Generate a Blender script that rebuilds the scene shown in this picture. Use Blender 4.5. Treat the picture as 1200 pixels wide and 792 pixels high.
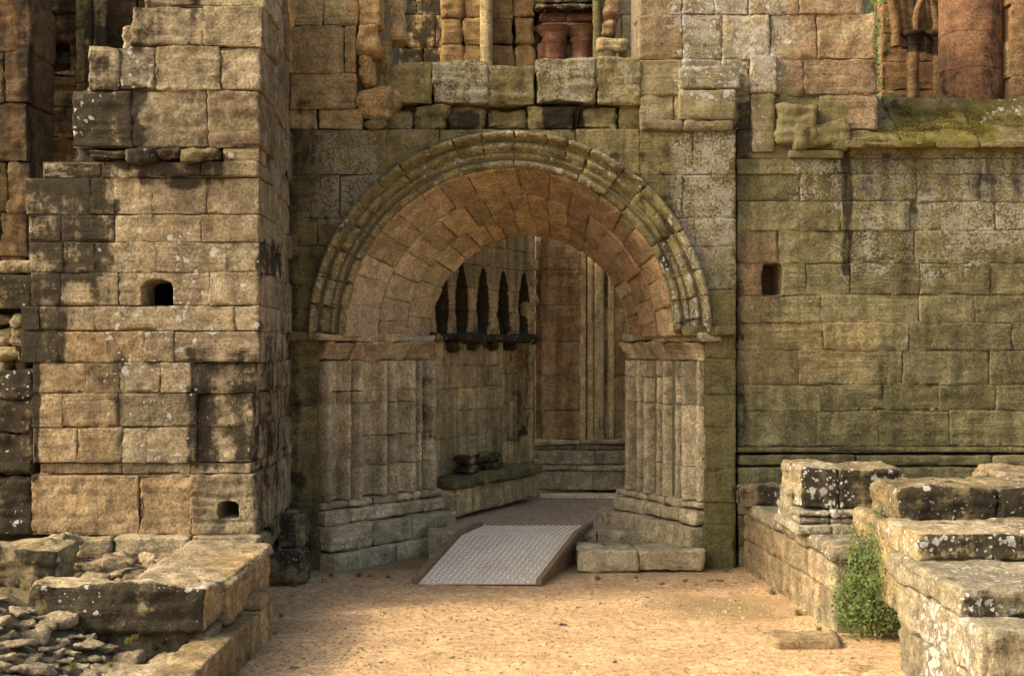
import bpy, math, random
import numpy as np
from mathutils import Vector, Matrix

# ------------------------------------------------------------------ scene, camera, light
scene = bpy.context.scene
for o in list(bpy.data.objects):
    bpy.data.objects.remove(o)
COL = scene.collection
F, HZ, CH = 1430.0, 410.0, 2.32          # focal length in photo pixels, horizon row, eye height

cam_d = bpy.data.cameras.new('camera')
cam = bpy.data.objects.new('camera', cam_d); COL.objects.link(cam)
cam.location = (0, 0, CH); cam.rotation_euler = (math.pi/2, 0, 0)
cam_d.sensor_width = 36; cam_d.lens = F/1200*36
cam_d.shift_y = (HZ-396)/1200
cam_d.clip_start = 0.1; cam_d.clip_end = 800
scene.camera = cam

SUN = Vector((0.85, 0.21, -0.64)).normalized()      # direction the light travels
world = bpy.data.worlds.new('World'); scene.world = world; world.use_nodes = True
wn = world.node_tree.nodes; wl = world.node_tree.links
sky = wn.new('ShaderNodeTexSky'); sky.sky_type = 'NISHITA'; sky.sun_disc = False
sky.sun_elevation = math.asin(-SUN.z); sky.sun_rotation = math.atan2(-SUN.x, -SUN.y)
sky.dust_density = 6.0; sky.air_density = 0.8; sky.ozone_density = 0.3
wl.new(sky.outputs[0], wn['Background'].inputs[0]); wn['Background'].inputs[1].default_value = 0.15
sd = bpy.data.lights.new('sun', 'SUN'); sd.energy = 1.25; sd.angle = math.radians(5); sd.color = (1.0, 0.87, 0.70)
so = bpy.data.objects.new('sun', sd); COL.objects.link(so)
so.rotation_euler = SUN.to_track_quat('-Z', 'Y').to_euler(); so.location = (-12, -4, 14)
vs = scene.view_settings
vs.view_transform = 'Standard'; vs.look = 'None'; vs.gamma = 1; vs.use_curve_mapping = False
vs.exposure = 1.36

# ------------------------------------------------------------------ helpers
RNG = np.random.default_rng(7)
def X(px, Y): return (px-600)/F*Y
def Z(py, Y): return CH-(py-HZ)/F*Y
def yz(py, z): return (CH-z)*F/(py-HZ)              # distance at which height z shows in row py

def _hash(ix, iy, iz):
    h = (ix.astype(np.int64)*374761393 + iy.astype(np.int64)*668265263 + iz.astype(np.int64)*1274126177) & 0xffffffff
    h = ((h ^ (h >> 13))*1103515245 + 12345) & 0xffffffff
    h = ((h ^ (h >> 16))*69069 + 1) & 0xffffffff
    return ((h >> 8) & 0xffff)/65535.0
def vnoise(p):
    i = np.floor(p); f = p-i; f = f*f*(3-2*f)
    x, y, z = i[:, 0], i[:, 1], i[:, 2]; r = 0
    for a in (0, 1):
        wx = f[:, 0] if a else 1-f[:, 0]
        for b in (0, 1):
            wy = f[:, 1] if b else 1-f[:, 1]
            for c in (0, 1):
                wz = f[:, 2] if c else 1-f[:, 2]
                r = r + wx*wy*wz*_hash(x+a, y+b, z+c)
    return r*2-1
def fbm(p, f, oc=3, g=0.5):
    r = 0; a = 1.0; t = 0
    for k in range(oc):
        r = r+a*vnoise(p*f*(2.03**k)+17.3*k); t += a; a *= g
    return r/t

def plane(o, u):
    o = np.array(o, float); u = np.array(u, float); u /= np.linalg.norm(u)
    n = np.array([u[1], -u[0], 0.0]); v = np.array([0, 0, 1.0])
    return lambda q: o+q[:, :1]*u+q[:, 1:2]*v+q[:, 2:3]*n
def front(Y): return plane((0, Y, 0), (1, 0, 0))

def lines(a, b, res, r):
    r = min(r, (b-a)*0.49)
    n = max(1, int(round((b-a-2*r)/res)))
    m = np.linspace(a+r, b-r, n+1)
    return np.concatenate([[a, a+0.35*r], m, [b-0.35*r, b]]) if r > 1e-6 else np.linspace(a, b, n+1)

class Stones:
    """collects dressed or broken stones; build() links them as ONE mesh object"""
    def __init__(s): s.V = []; s.Q = []; s.A = []; s.MI = []; s.n = 0
    def add(s, u0, u1, v0, v1, w0, w1, mp, r=0.005, amp=0.006, res=0.03, hue=None, val=None, k=0, g=0, p=0, red=0,
            jit=0.005, gap=0.0010, prof=None, freq=9.0, lump=0.0, warp=None, off=0.005, mi=0, md=.011, strat=.6, kf=0):
        if r <= .016 and md and warp is None:
            uu = np.linspace(u0, u1, max(2, int((u1-u0)/.12)+1)); Pm = np.array([(a_, b_, w1-(.005+amp*.9+lump*.7 if md == .011 else md)) for a_ in uu for b_ in (v0, v1)])
            if prof is not None: Pm[:, 2] += prof(Pm[:, 0], Pm[:, 1])-.02
            s.mesh(mp(Pm), [(2*i, 2*i+2, 2*i+3, 2*i+1) for i in range(len(uu)-1)], 1)
        if gap: u0 += gap; u1 -= gap; v0 += gap; v1 -= gap
        if u1-u0 < 0.01 or v1-v0 < 0.008: return
        dw = RNG.uniform(-off, off) if off else 0
        w1 += dw
        r = min(r, (u1-u0)*.45, (v1-v0)*.45, (w1-w0)*.45)
        L = [lines(u0, u1, res, r), lines(v0, v1, res, r), lines(w0, w1, max(res*1.6, 0.03), r)]
        n = [len(l) for l in L]
        ids = []; 
        def fid(i, j, kk): return (i*n[1]+j)*n[2]+kk
        for ax in range(3):
            b, c = [(1, 2), (2, 0), (0, 1)][ax]
            B, Cc = np.meshgrid(np.arange(n[b]-1), np.arange(n[c]-1), indexing='ij'); B = B.ravel(); Cc = Cc.ravel()
            for side in (0, 1):
                if ax == 2 and side == 0: continue            # the bedded back of the stone
                fx = np.full_like(B, (n[ax]-1) if side else 0)
                def vid(bb, cc):
                    a = [None]*3; a[ax] = fx; a[b] = bb; a[c] = cc; return fid(*a)
                q = np.stack([vid(B, Cc), vid(B+1, Cc), vid(B+1, Cc+1), vid(B, Cc+1)], 1)
                ids.append(q if side else q[:, ::-1])
        q = np.concatenate(ids); uq, inv = np.unique(q, return_inverse=True); q = inv.reshape(-1, 4)
        i = uq//(n[1]*n[2]); j = (uq//n[2]) % n[1]; kk = uq % n[2]
        P = np.stack([L[0][i], L[1][j], L[2][kk]], 1)
        lo = np.array([u0, v0, w0]); hi = np.array([u1, v1, w1])
        cl = np.clip(P, lo+r, hi-r); d = P-cl; ln = np.linalg.norm(d, axis=1, keepdims=True)+1e-9
        N = d/ln; P = cl+N*r
        t = (P-lo)/(hi-lo)
        if jit:
            cj = RNG.uniform(-jit, jit, (2, 2, 2, 3)); D = 0
            for a in (0, 1):
                for b in (0, 1):
                    for c in (0, 1):
                        wgt = (t[:, 0] if a else 1-t[:, 0])*(t[:, 1] if b else 1-t[:, 1])*(t[:, 2] if c else 1-t[:, 2])
                        D = D+wgt[:, None]*cj[a, b, c]
            P = P+D
        o = RNG.uniform(-50, 50, 3)
        edge = np.sort(np.abs(N), axis=1)[:, 1]              # 0 on a face, >0 on an arris
        chip = np.clip(fbm(P+o+9, freq*0.8, 3)*2.2-.25, 0, 1)
        dn = amp*fbm(P+o, freq, 5, 0.62) - amp*2.0*edge*chip
        lay = fbm(np.stack([P[:, 0]*1.5+o[0], P[:, 2]*1.5, P[:, 1]*26+o[1]+1.2*fbm(P+o, 3, 2)], 1), 1.0, 3, .6)
        dn = dn+amp*strat*np.clip(lay*1.6, -1, 1)*(np.abs(N[:, 1]) < .6)
        if lump: dn = dn+lump*np.clip(fbm(P+o+31, 3.2, 3, .55)*1.5, -1, 1)
        P = P+N*dn[:, None]
        if prof is not None: P[:, 2] += prof(P[:, 0], P[:, 1])*np.clip((t[:, 2]-0.3)/0.7, 0, 1)
        Wd = mp(P)
        if warp is not None: Wd = warp(Wd)
        wk = getattr(warp, 'k', None)
        h = RNG.uniform(0, 1) if hue is None else hue
        vv = RNG.uniform(0, 1) if val is None else val
        m = len(P); A = np.zeros((m, 8)); A[:, 0] = h; A[:, 1] = vv; A[:, 2] = k; A[:, 3] = g; A[:, 4] = p; A[:, 5] = red; A[:, 2] += kf*np.clip(N[:, 2]*2-.4, 0, 1)  # kf adds black crust and painted shade to the front face
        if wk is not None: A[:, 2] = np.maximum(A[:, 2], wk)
        s.V.append(Wd); s.Q.append(q+s.n); s.A.append(A); s.MI.append(np.full(len(q), mi)); s.n += m
    def mesh(s, V, Q, mi=0, attr=None):
        V = np.array(V, float); A = np.zeros((len(V), 8)); A[:, 0] = .5; A[:, 1] = .5
        if attr is not None: A[:, :len(attr)] = attr
        s.V.append(V); s.Q.append(np.array(Q, int)+s.n); s.A.append(A); s.MI.append(np.full(len(Q), mi)); s.n += len(V)
    def box(s, x0, x1, y0, y1, z0, z1, mi=1):
        V = [(x, y, z) for x in (x0, x1) for y in (y0, y1) for z in (z0, z1)]
        s.mesh(V, [(0, 1, 3, 2), (4, 6, 7, 5), (0, 4, 5, 1), (2, 3, 7, 6), (0, 2, 6, 4), (1, 5, 7, 3)], mi)
    def build(s, name, mats, parent=None, masks=(), base=None):
        mats = list(mats) if isinstance(mats, (list, tuple)) else [mats]
        if len(mats) == 1 and any((m_ == 1).any() for m_ in s.MI): mats.append(M_mort)
        V = np.concatenate(s.V); Q = np.concatenate(s.Q); A = np.concatenate(s.A); MI = np.concatenate(s.MI)
        if masks:
            px = 600+V[:, 0]/V[:, 1]*F; py = HZ-(V[:, 2]-CH)/V[:, 1]*F
            nx = fbm(V, 3.0, 4, .6); ny = fbm(V+40, 3.0, 4, .6)
            for (ch, x0, y0, x1, y1, st, soft) in masks:
                qx = px+nx*soft*1.2; qy = py+ny*soft*1.2
                dx = np.maximum(np.maximum(x0-qx, qx-x1), 0); dy = np.maximum(np.maximum(y0-qy, qy-y1), 0)
                f = np.clip(1-np.hypot(dx, dy)/max(soft, 1), 0, 1); f = f*f*(3-2*f)*st*(1.65 if ch in 'kgp' else 1)
                c = {'k': 2, 'g': 3, 'p': 4, 'r': 5, 'o': 6}[ch]
                A[:, c] = np.maximum(A[:, c], f) if st > 0 else np.clip(A[:, c]+f, -1, 1)
        return mesh_obj(name, V, Q, mats, parent, A, MI, base)

def mesh_obj(name, V, Q, mats, parent=None, A=None, MI=None, base=None, smooth=True):
    V = np.array(V, float)
    if base is None:
        base = parent.location if parent is not None else ((V[:, 0].min()+V[:, 0].max())/2, (V[:, 1].min()+V[:, 1].max())/2, V[:, 2].min())
    base = np.array(base, float)
    if parent is not None: o_loc = Vector(base)-wloc(parent)
    else: o_loc = Vector(base)
    V = V-base
    Q = [list(map(int, f)) for f in Q] if not isinstance(Q, np.ndarray) else Q
    me = bpy.data.meshes.new(name)
    if isinstance(Q, np.ndarray):
        me.vertices.add(len(V)); me.vertices.foreach_set('co', V.astype(np.float32).ravel())
        k = Q.shape[1]
        me.loops.add(Q.size); me.loops.foreach_set('vertex_index', Q.astype(np.int32).ravel())
        me.polygons.add(len(Q)); me.polygons.foreach_set('loop_start', np.arange(0, Q.size, k, dtype=np.int32))
        me.update(calc_edges=True)
    else:
        me.from_pydata([tuple(v) for v in V], [], Q); me.update()
    for m in (mats if isinstance(mats, (list, tuple)) else [mats]): me.materials.append(m)
    if MI is not None: me.polygons.foreach_set('material_index', np.asarray(MI, np.int32))
    if smooth: me.polygons.foreach_set('use_smooth', np.ones(len(me.polygons), bool))
    if A is not None:
        a0 = me.attributes.new('tint', 'FLOAT_COLOR', 'POINT'); a0.data.foreach_set('color', A[:, :4].astype(np.float32).ravel())
        a1 = me.attributes.new('wear', 'FLOAT_COLOR', 'POINT'); a1.data.foreach_set('color', A[:, 4:8].astype(np.float32).ravel())
    me.validate(); me.update()
    ob = bpy.data.objects.new(name, me); COL.objects.link(ob)
    ob.parent = parent; ob.location = o_loc
    return ob
def wloc(o):
    l = Vector(o.location)
    while o.parent is not None: o = o.parent; l += o.location
    return l
def tag(o, label, cat, group=None, kind=None):
    if label: o['label'] = label
    if cat: o['category'] = cat
    if group: o['group'] = group
    if kind: o['kind'] = kind
    return o
def thing(name, label, cat, loc, group=None):
    o = bpy.data.objects.new(name, None); COL.objects.link(o); o.location = loc; o.empty_display_size = .2
    return tag(o, label, cat, group)

# ------------------------------------------------------------------ materials
class NT:
    def __init__(s, name):
        s.m = bpy.data.materials.new(name); s.m.use_nodes = True; s.t = s.m.node_tree
        s.b = s.t.nodes['Principled BSDF']; s.b.inputs['Specular IOR Level'].default_value = 0.12
        s.b.inputs['Roughness'].default_value = 0.92
        s.pos = s.n('ShaderNodeNewGeometry').outputs['Position']
    def n(s, t): return s.t.nodes.new(t)
    def put(s, i, v):
        if isinstance(v, bpy.types.NodeSocket): s.t.links.new(v, i)
        else: i.default_value = v
    def m_(s, op, a, b=0.0, c=0.0, clamp=False):
        x = s.n('ShaderNodeMath'); x.operation = op; x.use_clamp = clamp
        for i, v in enumerate((a, b, c)): s.put(x.inputs[i], v)
        return x.outputs[0]
    def mul(s, a, b): return s.m_('MULTIPLY', a, b)
    def addm(s, *a):
        r = a[0]
        for v in a[1:]: r = s.m_('ADD', r, v)
        return r
    def noise(s, sc, det=4, rough=.6, vec=None, dist=0.0):
        x = s.n('ShaderNodeTexNoise'); s.put(x.inputs['Vector'], vec if vec is not None else s.pos)
        x.inputs['Scale'].default_value = sc; x.inputs['Detail'].default_value = det; x.inputs['Roughness'].default_value = rough
        x.inputs['Distortion'].default_value = dist
        return x.outputs['Fac']
    def vec(s, v, sc):
        x = s.n('ShaderNodeVectorMath'); x.operation = 'MULTIPLY'; s.put(x.inputs[0], v); x.inputs[1].default_value = sc
        return x.outputs[0]
    def ss(s, v, a, b, c=0.0, d=1.0):
        x = s.n('ShaderNodeMapRange'); x.interpolation_type = 'SMOOTHSTEP'
        for i, q in enumerate((v, a, b, c, d)): s.put(x.inputs[i], q)
        return x.outputs[0]
    def mix(s, f, a, b, mode='MIX'):
        x = s.n('ShaderNodeMix'); x.data_type = 'RGBA'; x.blend_type = mode
        s.put(x.inputs[0], f)
        for i, v in ((6, a), (7, b)): s.put(x.inputs[i], v if isinstance(v, bpy.types.NodeSocket) else (*v, 1))
        return x.outputs[2]
    def val(s, c, v):
        x = s.n('ShaderNodeVectorMath'); x.operation = 'SCALE'; s.put(x.inputs[0], c); s.put(x.inputs[3], v); return x.outputs[0]
    def bump(s, h, st, dist):
        x = s.n('ShaderNodeBump'); x.inputs['Strength'].default_value = st; x.inputs['Distance'].default_value = dist
        s.put(x.inputs['Height'], h); s.t.links.new(x.outputs[0], s.b.inputs['Normal'])

WARM = np.array((.95, .955, .775))
def stone(name, a, b, c, black=0.0, moss=0.0, pale=0.0, spots=0.0, streak=0.4, mosscol=(.088, .083, .026), redcol=(.21, .10, .058), bump=.55):
    t = NT(name); a, b, c = [tuple(float(v) for v in np.array(q)*WARM) for q in (a, b, c)]
    at = t.n('ShaderNodeAttribute'); at.attribute_name = 'tint'
    sp = t.n('ShaderNodeSeparateColor'); t.put(sp.inputs[0], at.outputs['Color'])
    hue, val, kM = sp.outputs[0], sp.outputs[1], sp.outputs[2]; gM = at.outputs['Alpha']
    aw = t.n('ShaderNodeAttribute'); aw.attribute_name = 'wear'
    sw = t.n('ShaderNodeSeparateColor'); t.put(sw.inputs[0], aw.outputs['Color'])
    pM, rM, oM = sw.outputs[0], sw.outputs[1], sw.outputs[2]
    off_ = t.n('ShaderNodeCombineXYZ'); t.put(off_.inputs[0], t.mul(hue, 9.0)); t.put(off_.inputs[1], t.mul(val, 7.0)); t.put(off_.inputs[2], t.mul(hue, 5.0))
    pa = t.n('ShaderNodeVectorMath'); pa.operation = 'ADD'; t.put(pa.inputs[0], t.pos); t.put(pa.inputs[1], off_.outputs[0]); sp_pos = pa.outputs[0]
    n1 = t.noise(0.8, 4, .6); n2 = t.mul(t.addm(t.noise(6.0, 6, .65), t.noise(7.0, 6, .65, sp_pos)), .5); n3 = t.noise(38, 5, .72); n4 = t.noise(130, 2, .6)
    n2b = t.noise(4.1, 6, .7, t.vec(t.pos, (1.1, .9, 1.2)))
    st = t.noise(1.0, 5, .6, t.vec(t.pos, (5.5, 5.5, .55)))
    bed = t.noise(1.0, 5, .65, t.vec(sp_pos, (1.6, 1.6, 30.0)), .6)
    col = t.mix(hue, a, b)
    col = t.mix(t.ss(t.addm(n1, t.mul(n2, .5)), .62, .95), col, c)
    col = t.mix(t.mul(rM, t.ss(n2b, .25, .6, .55, 1.0)), col, redcol)
    col = t.mix(t.mul(oM, t.ss(n2b, .25, .6, .5, 1.0)), col, (.34, .20, .075))
    v = t.m_('MULTIPLY_ADD', val, .42, .77)
    v = t.mul(v, t.ss(n2, .25, .75, .52, 1.45))
    v = t.mul(v, t.ss(n3, .25, .75, .5, 1.5))
    v = t.mul(v, t.ss(n4, .2, .8, .85, 1.15))
    v = t.mul(v, t.ss(st, .41, .62, 1.12, 1.12-.5*streak))
    bs = t.mul(t.ss(bed, .35, .65, -.5, .5), t.ss(t.m_('FRACT', t.mul(hue, 7.3)), .3, 1, .05, .26))
    v = t.mul(v, t.addm(bs, 1.0))
    col = t.val(col, v)
    # pale grey lichen wash
    c5 = lambda q, k_: t.m_('MULTIPLY_ADD', q, k_, -.5*k_)
    pf = t.ss(t.addm(c5(n2b, 2.2), c5(n3, 2.4), t.mul(pM, .9), pale-.72), 0, .35, 0, .72)
    col = t.mix(pf, col, (.34, .315, .23))
    # algae and moss
    gf = t.ss(t.addm(c5(n2, 2.2), c5(n3, 1.0), t.mul(gM, 1.1), c5(st, .9), moss-.62), -.05, .55, 0, .8)
    w2 = t.mul(t.ss(n2, .25, .75, .65, 1.35), t.ss(n3, .25, .75, .6, 1.4))
    col = t.mix(gf, col, t.val(t.mix(n2b, mosscol, tuple(q*1.7 for q in mosscol)), w2))
    # black weathering crust
    kf = t.ss(t.addm(c5(n2b, 2.4), c5(st, 1.4), c5(n3, 1.2), t.mul(kM, 1.2), black-.70), 0, .45, 0, .94)
    col = t.mix(kf, col, t.mix(n3, (.013, .0105, .006), (.048, .039, .023)))
    # round crustose lichen
    if spots > 0:
        d = t.n('ShaderNodeVectorMath'); d.operation = 'ADD'; t.put(d.inputs[0], t.pos)
        nz = t.n('ShaderNodeTexNoise'); nz.inputs['Scale'].default_value = 24; t.put(nz.inputs['Vector'], t.pos)
        t.put(d.inputs[1], t.vec(nz.outputs['Color'], (.05, .05, .05)))
        fac = 0
        for sc_, off in ((13, 0.0), (31, .03)):
            vo = t.n('ShaderNodeTexVoronoi'); vo.inputs['Scale'].default_value = sc_; t.put(vo.inputs['Vector'], d.outputs[0])
            cs = t.n('ShaderNodeSeparateColor'); t.put(cs.inputs[0], vo.outputs['Color'])
            thr = t.mul(t.ss(cs.outputs[0], .72-spots*.55-off, 1.0), t.ss(t.addm(n2b, t.mul(pM, .3)), .62-spots*.35, .72, 0, .6))
            f = t.ss(t.m_('SUBTRACT', thr, vo.outputs['Distance']), 0, .08, 0, .9)
            fac = f if fac == 0 else t.m_('MAXIMUM', fac, f)
        col = t.mix(fac, col, t.mix(n3, (.30, .285, .22), (.56, .54, .45)))
    t.put(t.b.inputs['Base Color'], col)
    h = t.addm(t.mul(n2, .9), t.mul(n3, .6), t.mul(n4, .2), t.mul(bs, .9))
    t.bump(h, min(1, bump*1.5), .04)
    return t.m

OCH_A, OCH_B, OCH_C = (.30, .195, .095), (.235, .165, .09), (.36, .26, .15)
M_pier = stone('sandstone_pier', (.265, .208, .142), (.215, .162, .105), (.31, .255, .18), black=.12, pale=.08, moss=-.25, spots=.03, streak=.55)
M_facade = stone('sandstone_mossy', (.165, .135, .068), (.135, .108, .056), (.19, .155, .082), black=.12, moss=.25, pale=.14, spots=0, streak=.6)
M_wallr = stone('sandstone_green', (.165, .14, .075), (.14, .118, .062), (.19, .165, .095), black=.07, moss=.22, pale=.15, spots=0, streak=.7)
M_arch = stone('sandstone_arch', (.45, .365, .265), (.385, .30, .21), (.43, .335, .225), black=-.08, moss=-.3, pale=-.2, streak=.3, redcol=(.24, .095, .05))
M_jamb = stone('sandstone_jamb', (.45, .365, .25), (.38, .30, .20), (.48, .395, .28), black=-.02, moss=-.12, pale=-.05, spots=.05, streak=.4)
M_mould = stone('sandstone_moulding', (.22, .18, .09), (.18, .145, .075), (.25, .21, .115), black=.2, moss=.02, pale=.08, spots=.2, streak=.4)
M_red = stone('red_sandstone', (.215, .12, .065), (.185, .125, .07), (.22, .13, .065), black=-.08, moss=-.2, pale=-.12, streak=.5)
M_dim = stone('shade_toned_red_sandstone', (.12, .07, .04), (.105, .075, .042), (.13, .08, .042), black=.1, moss=-.15, pale=-.2, streak=.5)  # darker copy of the red sandstone, shade put into the colour
M_pass = stone('sandstone_passage', (.50, .38, .215), (.42, .31, .17), (.52, .40, .23), black=-.04, moss=-.05, pale=-.12, streak=.9)
M_low = stone('sandstone_low_wall', (.235, .195, .14), (.19, .155, .11), (.28, .235, .17), black=.42, moss=-.12, pale=.03, spots=.55, streak=.5)
M_dark = stone('sandstone_crusted', (.24, .18, .105), (.19, .145, .085), (.32, .25, .155), black=.55, moss=-.2, pale=.06, spots=.6, streak=.3)
M_rub = stone('rubble_stone', (.28, .21, .14), (.2, .148, .098), (.36, .28, .19), black=.25, moss=-.14, pale=.02, spots=.2, streak=.15)
M_sill = stone('mossy_sill', (.20, .16, .08), (.17, .14, .07), (.22, .18, .1), black=.0, moss=.55, pale=-.15, spots=.03, mosscol=(.085, .070, .011), bump=1)

def mortar():
    t = NT('lime_mortar'); n = t.noise(9, 5, .65); n3 = t.noise(60, 3, .7)
    t.put(t.b.inputs['Base Color'], t.val(t.mix(n, (.11, .09, .05), (.22, .18, .11)), t.ss(n3, .2, .8, .6, 1.3)))
    t.bump(n3, .7, .02); return t.m
M_mort = mortar()

def ground_mat(name, c0, c1, c2, dark_col=(.10, .075, .035)):
    t = NT(name)
    n0 = t.noise(.45, 4, .55); n1 = t.noise(2.2, 6, .65); n2 = t.noise(14, 5, .7); n3 = t.noise(95, 4, .75)
    vo = t.n('ShaderNodeTexVoronoi'); vo.inputs['Scale'].default_value = 75; t.put(vo.inputs['Vector'], t.pos)
    cs = t.n('ShaderNodeSeparateColor'); t.put(cs.inputs[0], vo.outputs['Color'])
    col = t.mix(t.ss(n1, .38, .62), c0, c1)
    col = t.mix(t.ss(n0, .45, .65, 0, .7), col, c2)
    v = t.mul(t.ss(n2, .3, .7, .66, 1.25), t.ss(n3, .25, .75, .55, 1.4))
    v = t.mul(v, t.ss(cs.outputs[0], 0, 1, .8, 1.2))
    col = t.val(col, v)
    at = t.n('ShaderNodeAttribute'); at.attribute_name = 'wear'
    sp = t.n('ShaderNodeSeparateColor'); t.put(sp.inputs[0], at.outputs['Color'])
    f = t.ss(t.addm(sp.outputs[0], t.mul(n1, .5), t.mul(n2, .35), -.42), .15, .6, 0, .8)
    col = t.mix(f, col, t.val(t.mix(n2, dark_col, tuple(q*1.7 for q in dark_col)), t.ss(n3, .2, .8, .7, 1.3)))
    t.put(t.b.inputs['Base Color'], col)
    t.bump(t.addm(t.mul(n2, .6), t.mul(n3, .5), t.mul(vo.outputs['Distance'], .5)), .6, .02)
    return t.m
M_ground = ground_mat('sandy_gravel', (.57, .375, .185), (.44, .28, .135), (.50, .335, .17), dark_col=(.15, .11, .05))
M_floor = ground_mat('passage_earth', (.42, .31, .19), (.36, .255, .15), (.40, .29, .17))
M_earth = ground_mat('earth_fill', (.17, .12, .065), (.12, .085, .045), (.15, .12, .05), dark_col=(.05, .065, .02))
M_flag = stone('flagstone', (.42, .30, .18), (.35, .245, .145), (.46, .34, .21), black=-.12, moss=-.25, pale=-.12, streak=0)

def timber():
    t = NT('weathered_timber'); g = t.noise(1, 5, .6, t.vec(t.pos, (40, 4, 40))); n = t.noise(5, 4)
    t.put(t.b.inputs['Base Color'], t.val(t.mix(g, (.15, .10, .05), (.25, .17, .085)), t.ss(n, .2, .8, .75, 1.2)))
    t.bump(g, .5, .006); t.b.inputs['Roughness'].default_value = .8; return t.m
M_wood = timber()
def alu(nm='chequer_plate', k_=1.0):
    t = NT(nm); n = t.noise(3, 5, .6); n2 = t.noise(40, 3, .6)
    mud = t.noise(2.3, 6, .7)
    t.put(t.b.inputs['Base Color'], t.mix(t.ss(mud, .53, .7, 0, .45 if k_ == 1 else .2), t.val(t.mix(t.ss(n, .3, .7), tuple(k_*q for q in (.52, .445, .32)), tuple(k_*q for q in (.60, .515, .38))), t.ss(n2, .2, .8, .85, 1.12)), (.30, .215, .12)))
    t.b.inputs['Metallic'].default_value = .15; t.b.inputs['Roughness'].default_value = .5; t.b.inputs['Specular IOR Level'].default_value = .4
    return t.m
M_alu = alu(); M_alu2 = alu('worn_raised_tread', 1.3)
def leafm(name, a, b):
    t = NT(name); n = t.noise(16, 3); n2 = t.noise(90, 1)
    t.put(t.b.inputs['Base Color'], t.val(t.mix(t.ss(n, .3, .7), a, b), t.ss(n2, .2, .8, .65, 1.35)))
    t.b.inputs['Roughness'].default_value = .6; t.b.inputs['Specular IOR Level'].default_value = .25
    t.b.inputs['Subsurface Weight'].default_value = 0
    tr = t.n('ShaderNodeBsdfTranslucent'); tr.inputs[0].default_value = (*[q*1.6 for q in b], 1)
    mx = t.n('ShaderNodeMixShader'); mx.inputs[0].default_value = .3
    t.t.links.new(t.b.outputs[0], mx.inputs[1]); t.t.links.new(tr.outputs[0], mx.inputs[2])
    t.t.links.new(mx.outputs[0], t.t.nodes['Material Output'].inputs[0]); return t.m
M_leaf = leafm('leaf_green', (.065, .10, .02), (.15, .19, .05))
M_leaf2 = leafm('leaf_bright', (.07, .14, .02), (.12, .22, .04))
M_moss = leafm('moss_cushion', (.075, .062, .010), (.15, .12, .018))
M_grass = leafm('grass_blade', (.10, .12, .03), (.19, .17, .05))
M_stem = timber()

# ------------------------------------------------------------------ wall building helpers
def split(a, b, lo, hi):
    r = [a]
    while b-r[-1] > hi*1.15:
        r.append(r[-1]+RNG.uniform(lo, hi))
    if b-r[-1] < lo*.5 and len(r) > 1: r[-1] = b
    else: r.append(b)
    return r
def courses_px(S, Y, rows, depth=.28, out=0, **kw):
    """rows: (top row, bottom row, joint columns) in photo pixels, on the plane at distance Y"""
    mp = front(Y)
    for (t, b, xs) in rows:
        for a, c in zip(xs[:-1], xs[1:]):
            S.add(X(a, Y), X(c, Y), Z(b, Y), Z(t, Y), -depth, out, mp, **kw)
def courses(S, mp, u0, u1, zs, lo, hi, depth=.25, **kw):
    for z0, z1 in zip(zs[:-1], zs[1:]):
        us = split(u0, u1, lo, hi)
        if len(us) > 2 and RNG.uniform() < .5: us = [u0]+[u0+u1-q for q in us[::-1]][1:-1]+[u1]
        for a, c in zip(us[:-1], us[1:]): S.add(a, c, z0, z1, -depth, 0, mp, **kw)
def pit(x0, x1, z0, z1, depth, axis_y=1, yf=None, rnd=.35):
    """pushes the face back inside a rounded rectangular socket"""
    cx, cz, hx, hz = (x0+x1)/2, (z0+z1)/2, (x1-x0)/2, (z1-z0)/2
    def f(W):
        ax = np.abs(W[:, 0]-cx)/hx; az = np.abs(W[:, 2]-cz)/hz
        ex = np.where(W[:, 2] > cz, 3.0, 6.0); d = np.clip(1-(ax**ex+az**ex)**(1/ex), -1, 1)
        k = np.clip(d*7, 0, 1)
        m = W[:, 1] < yf+.08
        W = W.copy(); W[:, 1] += np.where(m, k*depth, 0); return W
    return f

# ================================================================== SETTING
def terrain():
    xs = np.unique(np.concatenate([np.linspace(-300, -6, 12), np.linspace(-6, 6, 260), np.linspace(6, 300, 12)]))
    ys = np.unique(np.concatenate([np.linspace(-250, 5, 14), np.linspace(5, 14, 220), np.linspace(14, 400, 14)]))
    Xg, Yg = np.meshgrid(xs, ys, indexing='ij'); P = np.stack([Xg.ravel(), Yg.ravel(), np.zeros(Xg.size)], 1)
    near = (np.abs(P[:, 0]) < 6) & (P[:, 1] > 5) & (P[:, 1] < 14)
    P[:, 2] = np.where(near, .022*fbm(P, .9, 4)+.012*fbm(P, 6, 4), 0)
    n = len(ys); I, J = np.meshgrid(np.arange(len(xs)-1), np.arange(n-1), indexing='ij'); I = I.ravel(); J = J.ravel()
    Q = np.stack([I*n+J, (I+1)*n+J, (I+1)*n+J+1, I*n+J+1], 1)
    A = np.zeros((len(P), 8)); A[:, 0] = .5; A[:, 1] = .5
    d = np.clip((P[:, 1]-12.2)/.8, 0, 1)*.55  # darker towards the foot of the arch wall
    d = np.maximum(d, .55*np.clip(1-np.hypot((P[:, 0]-1.9)/.95, (P[:, 1]-11.0)/.8), 0, 1)**.5)
    A[:, 4] = d
    o = mesh_obj('ground', P, Q, M_ground, A=A, base=(0, 0, 0)); o['kind'] = 'structure'
terrain()
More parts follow.
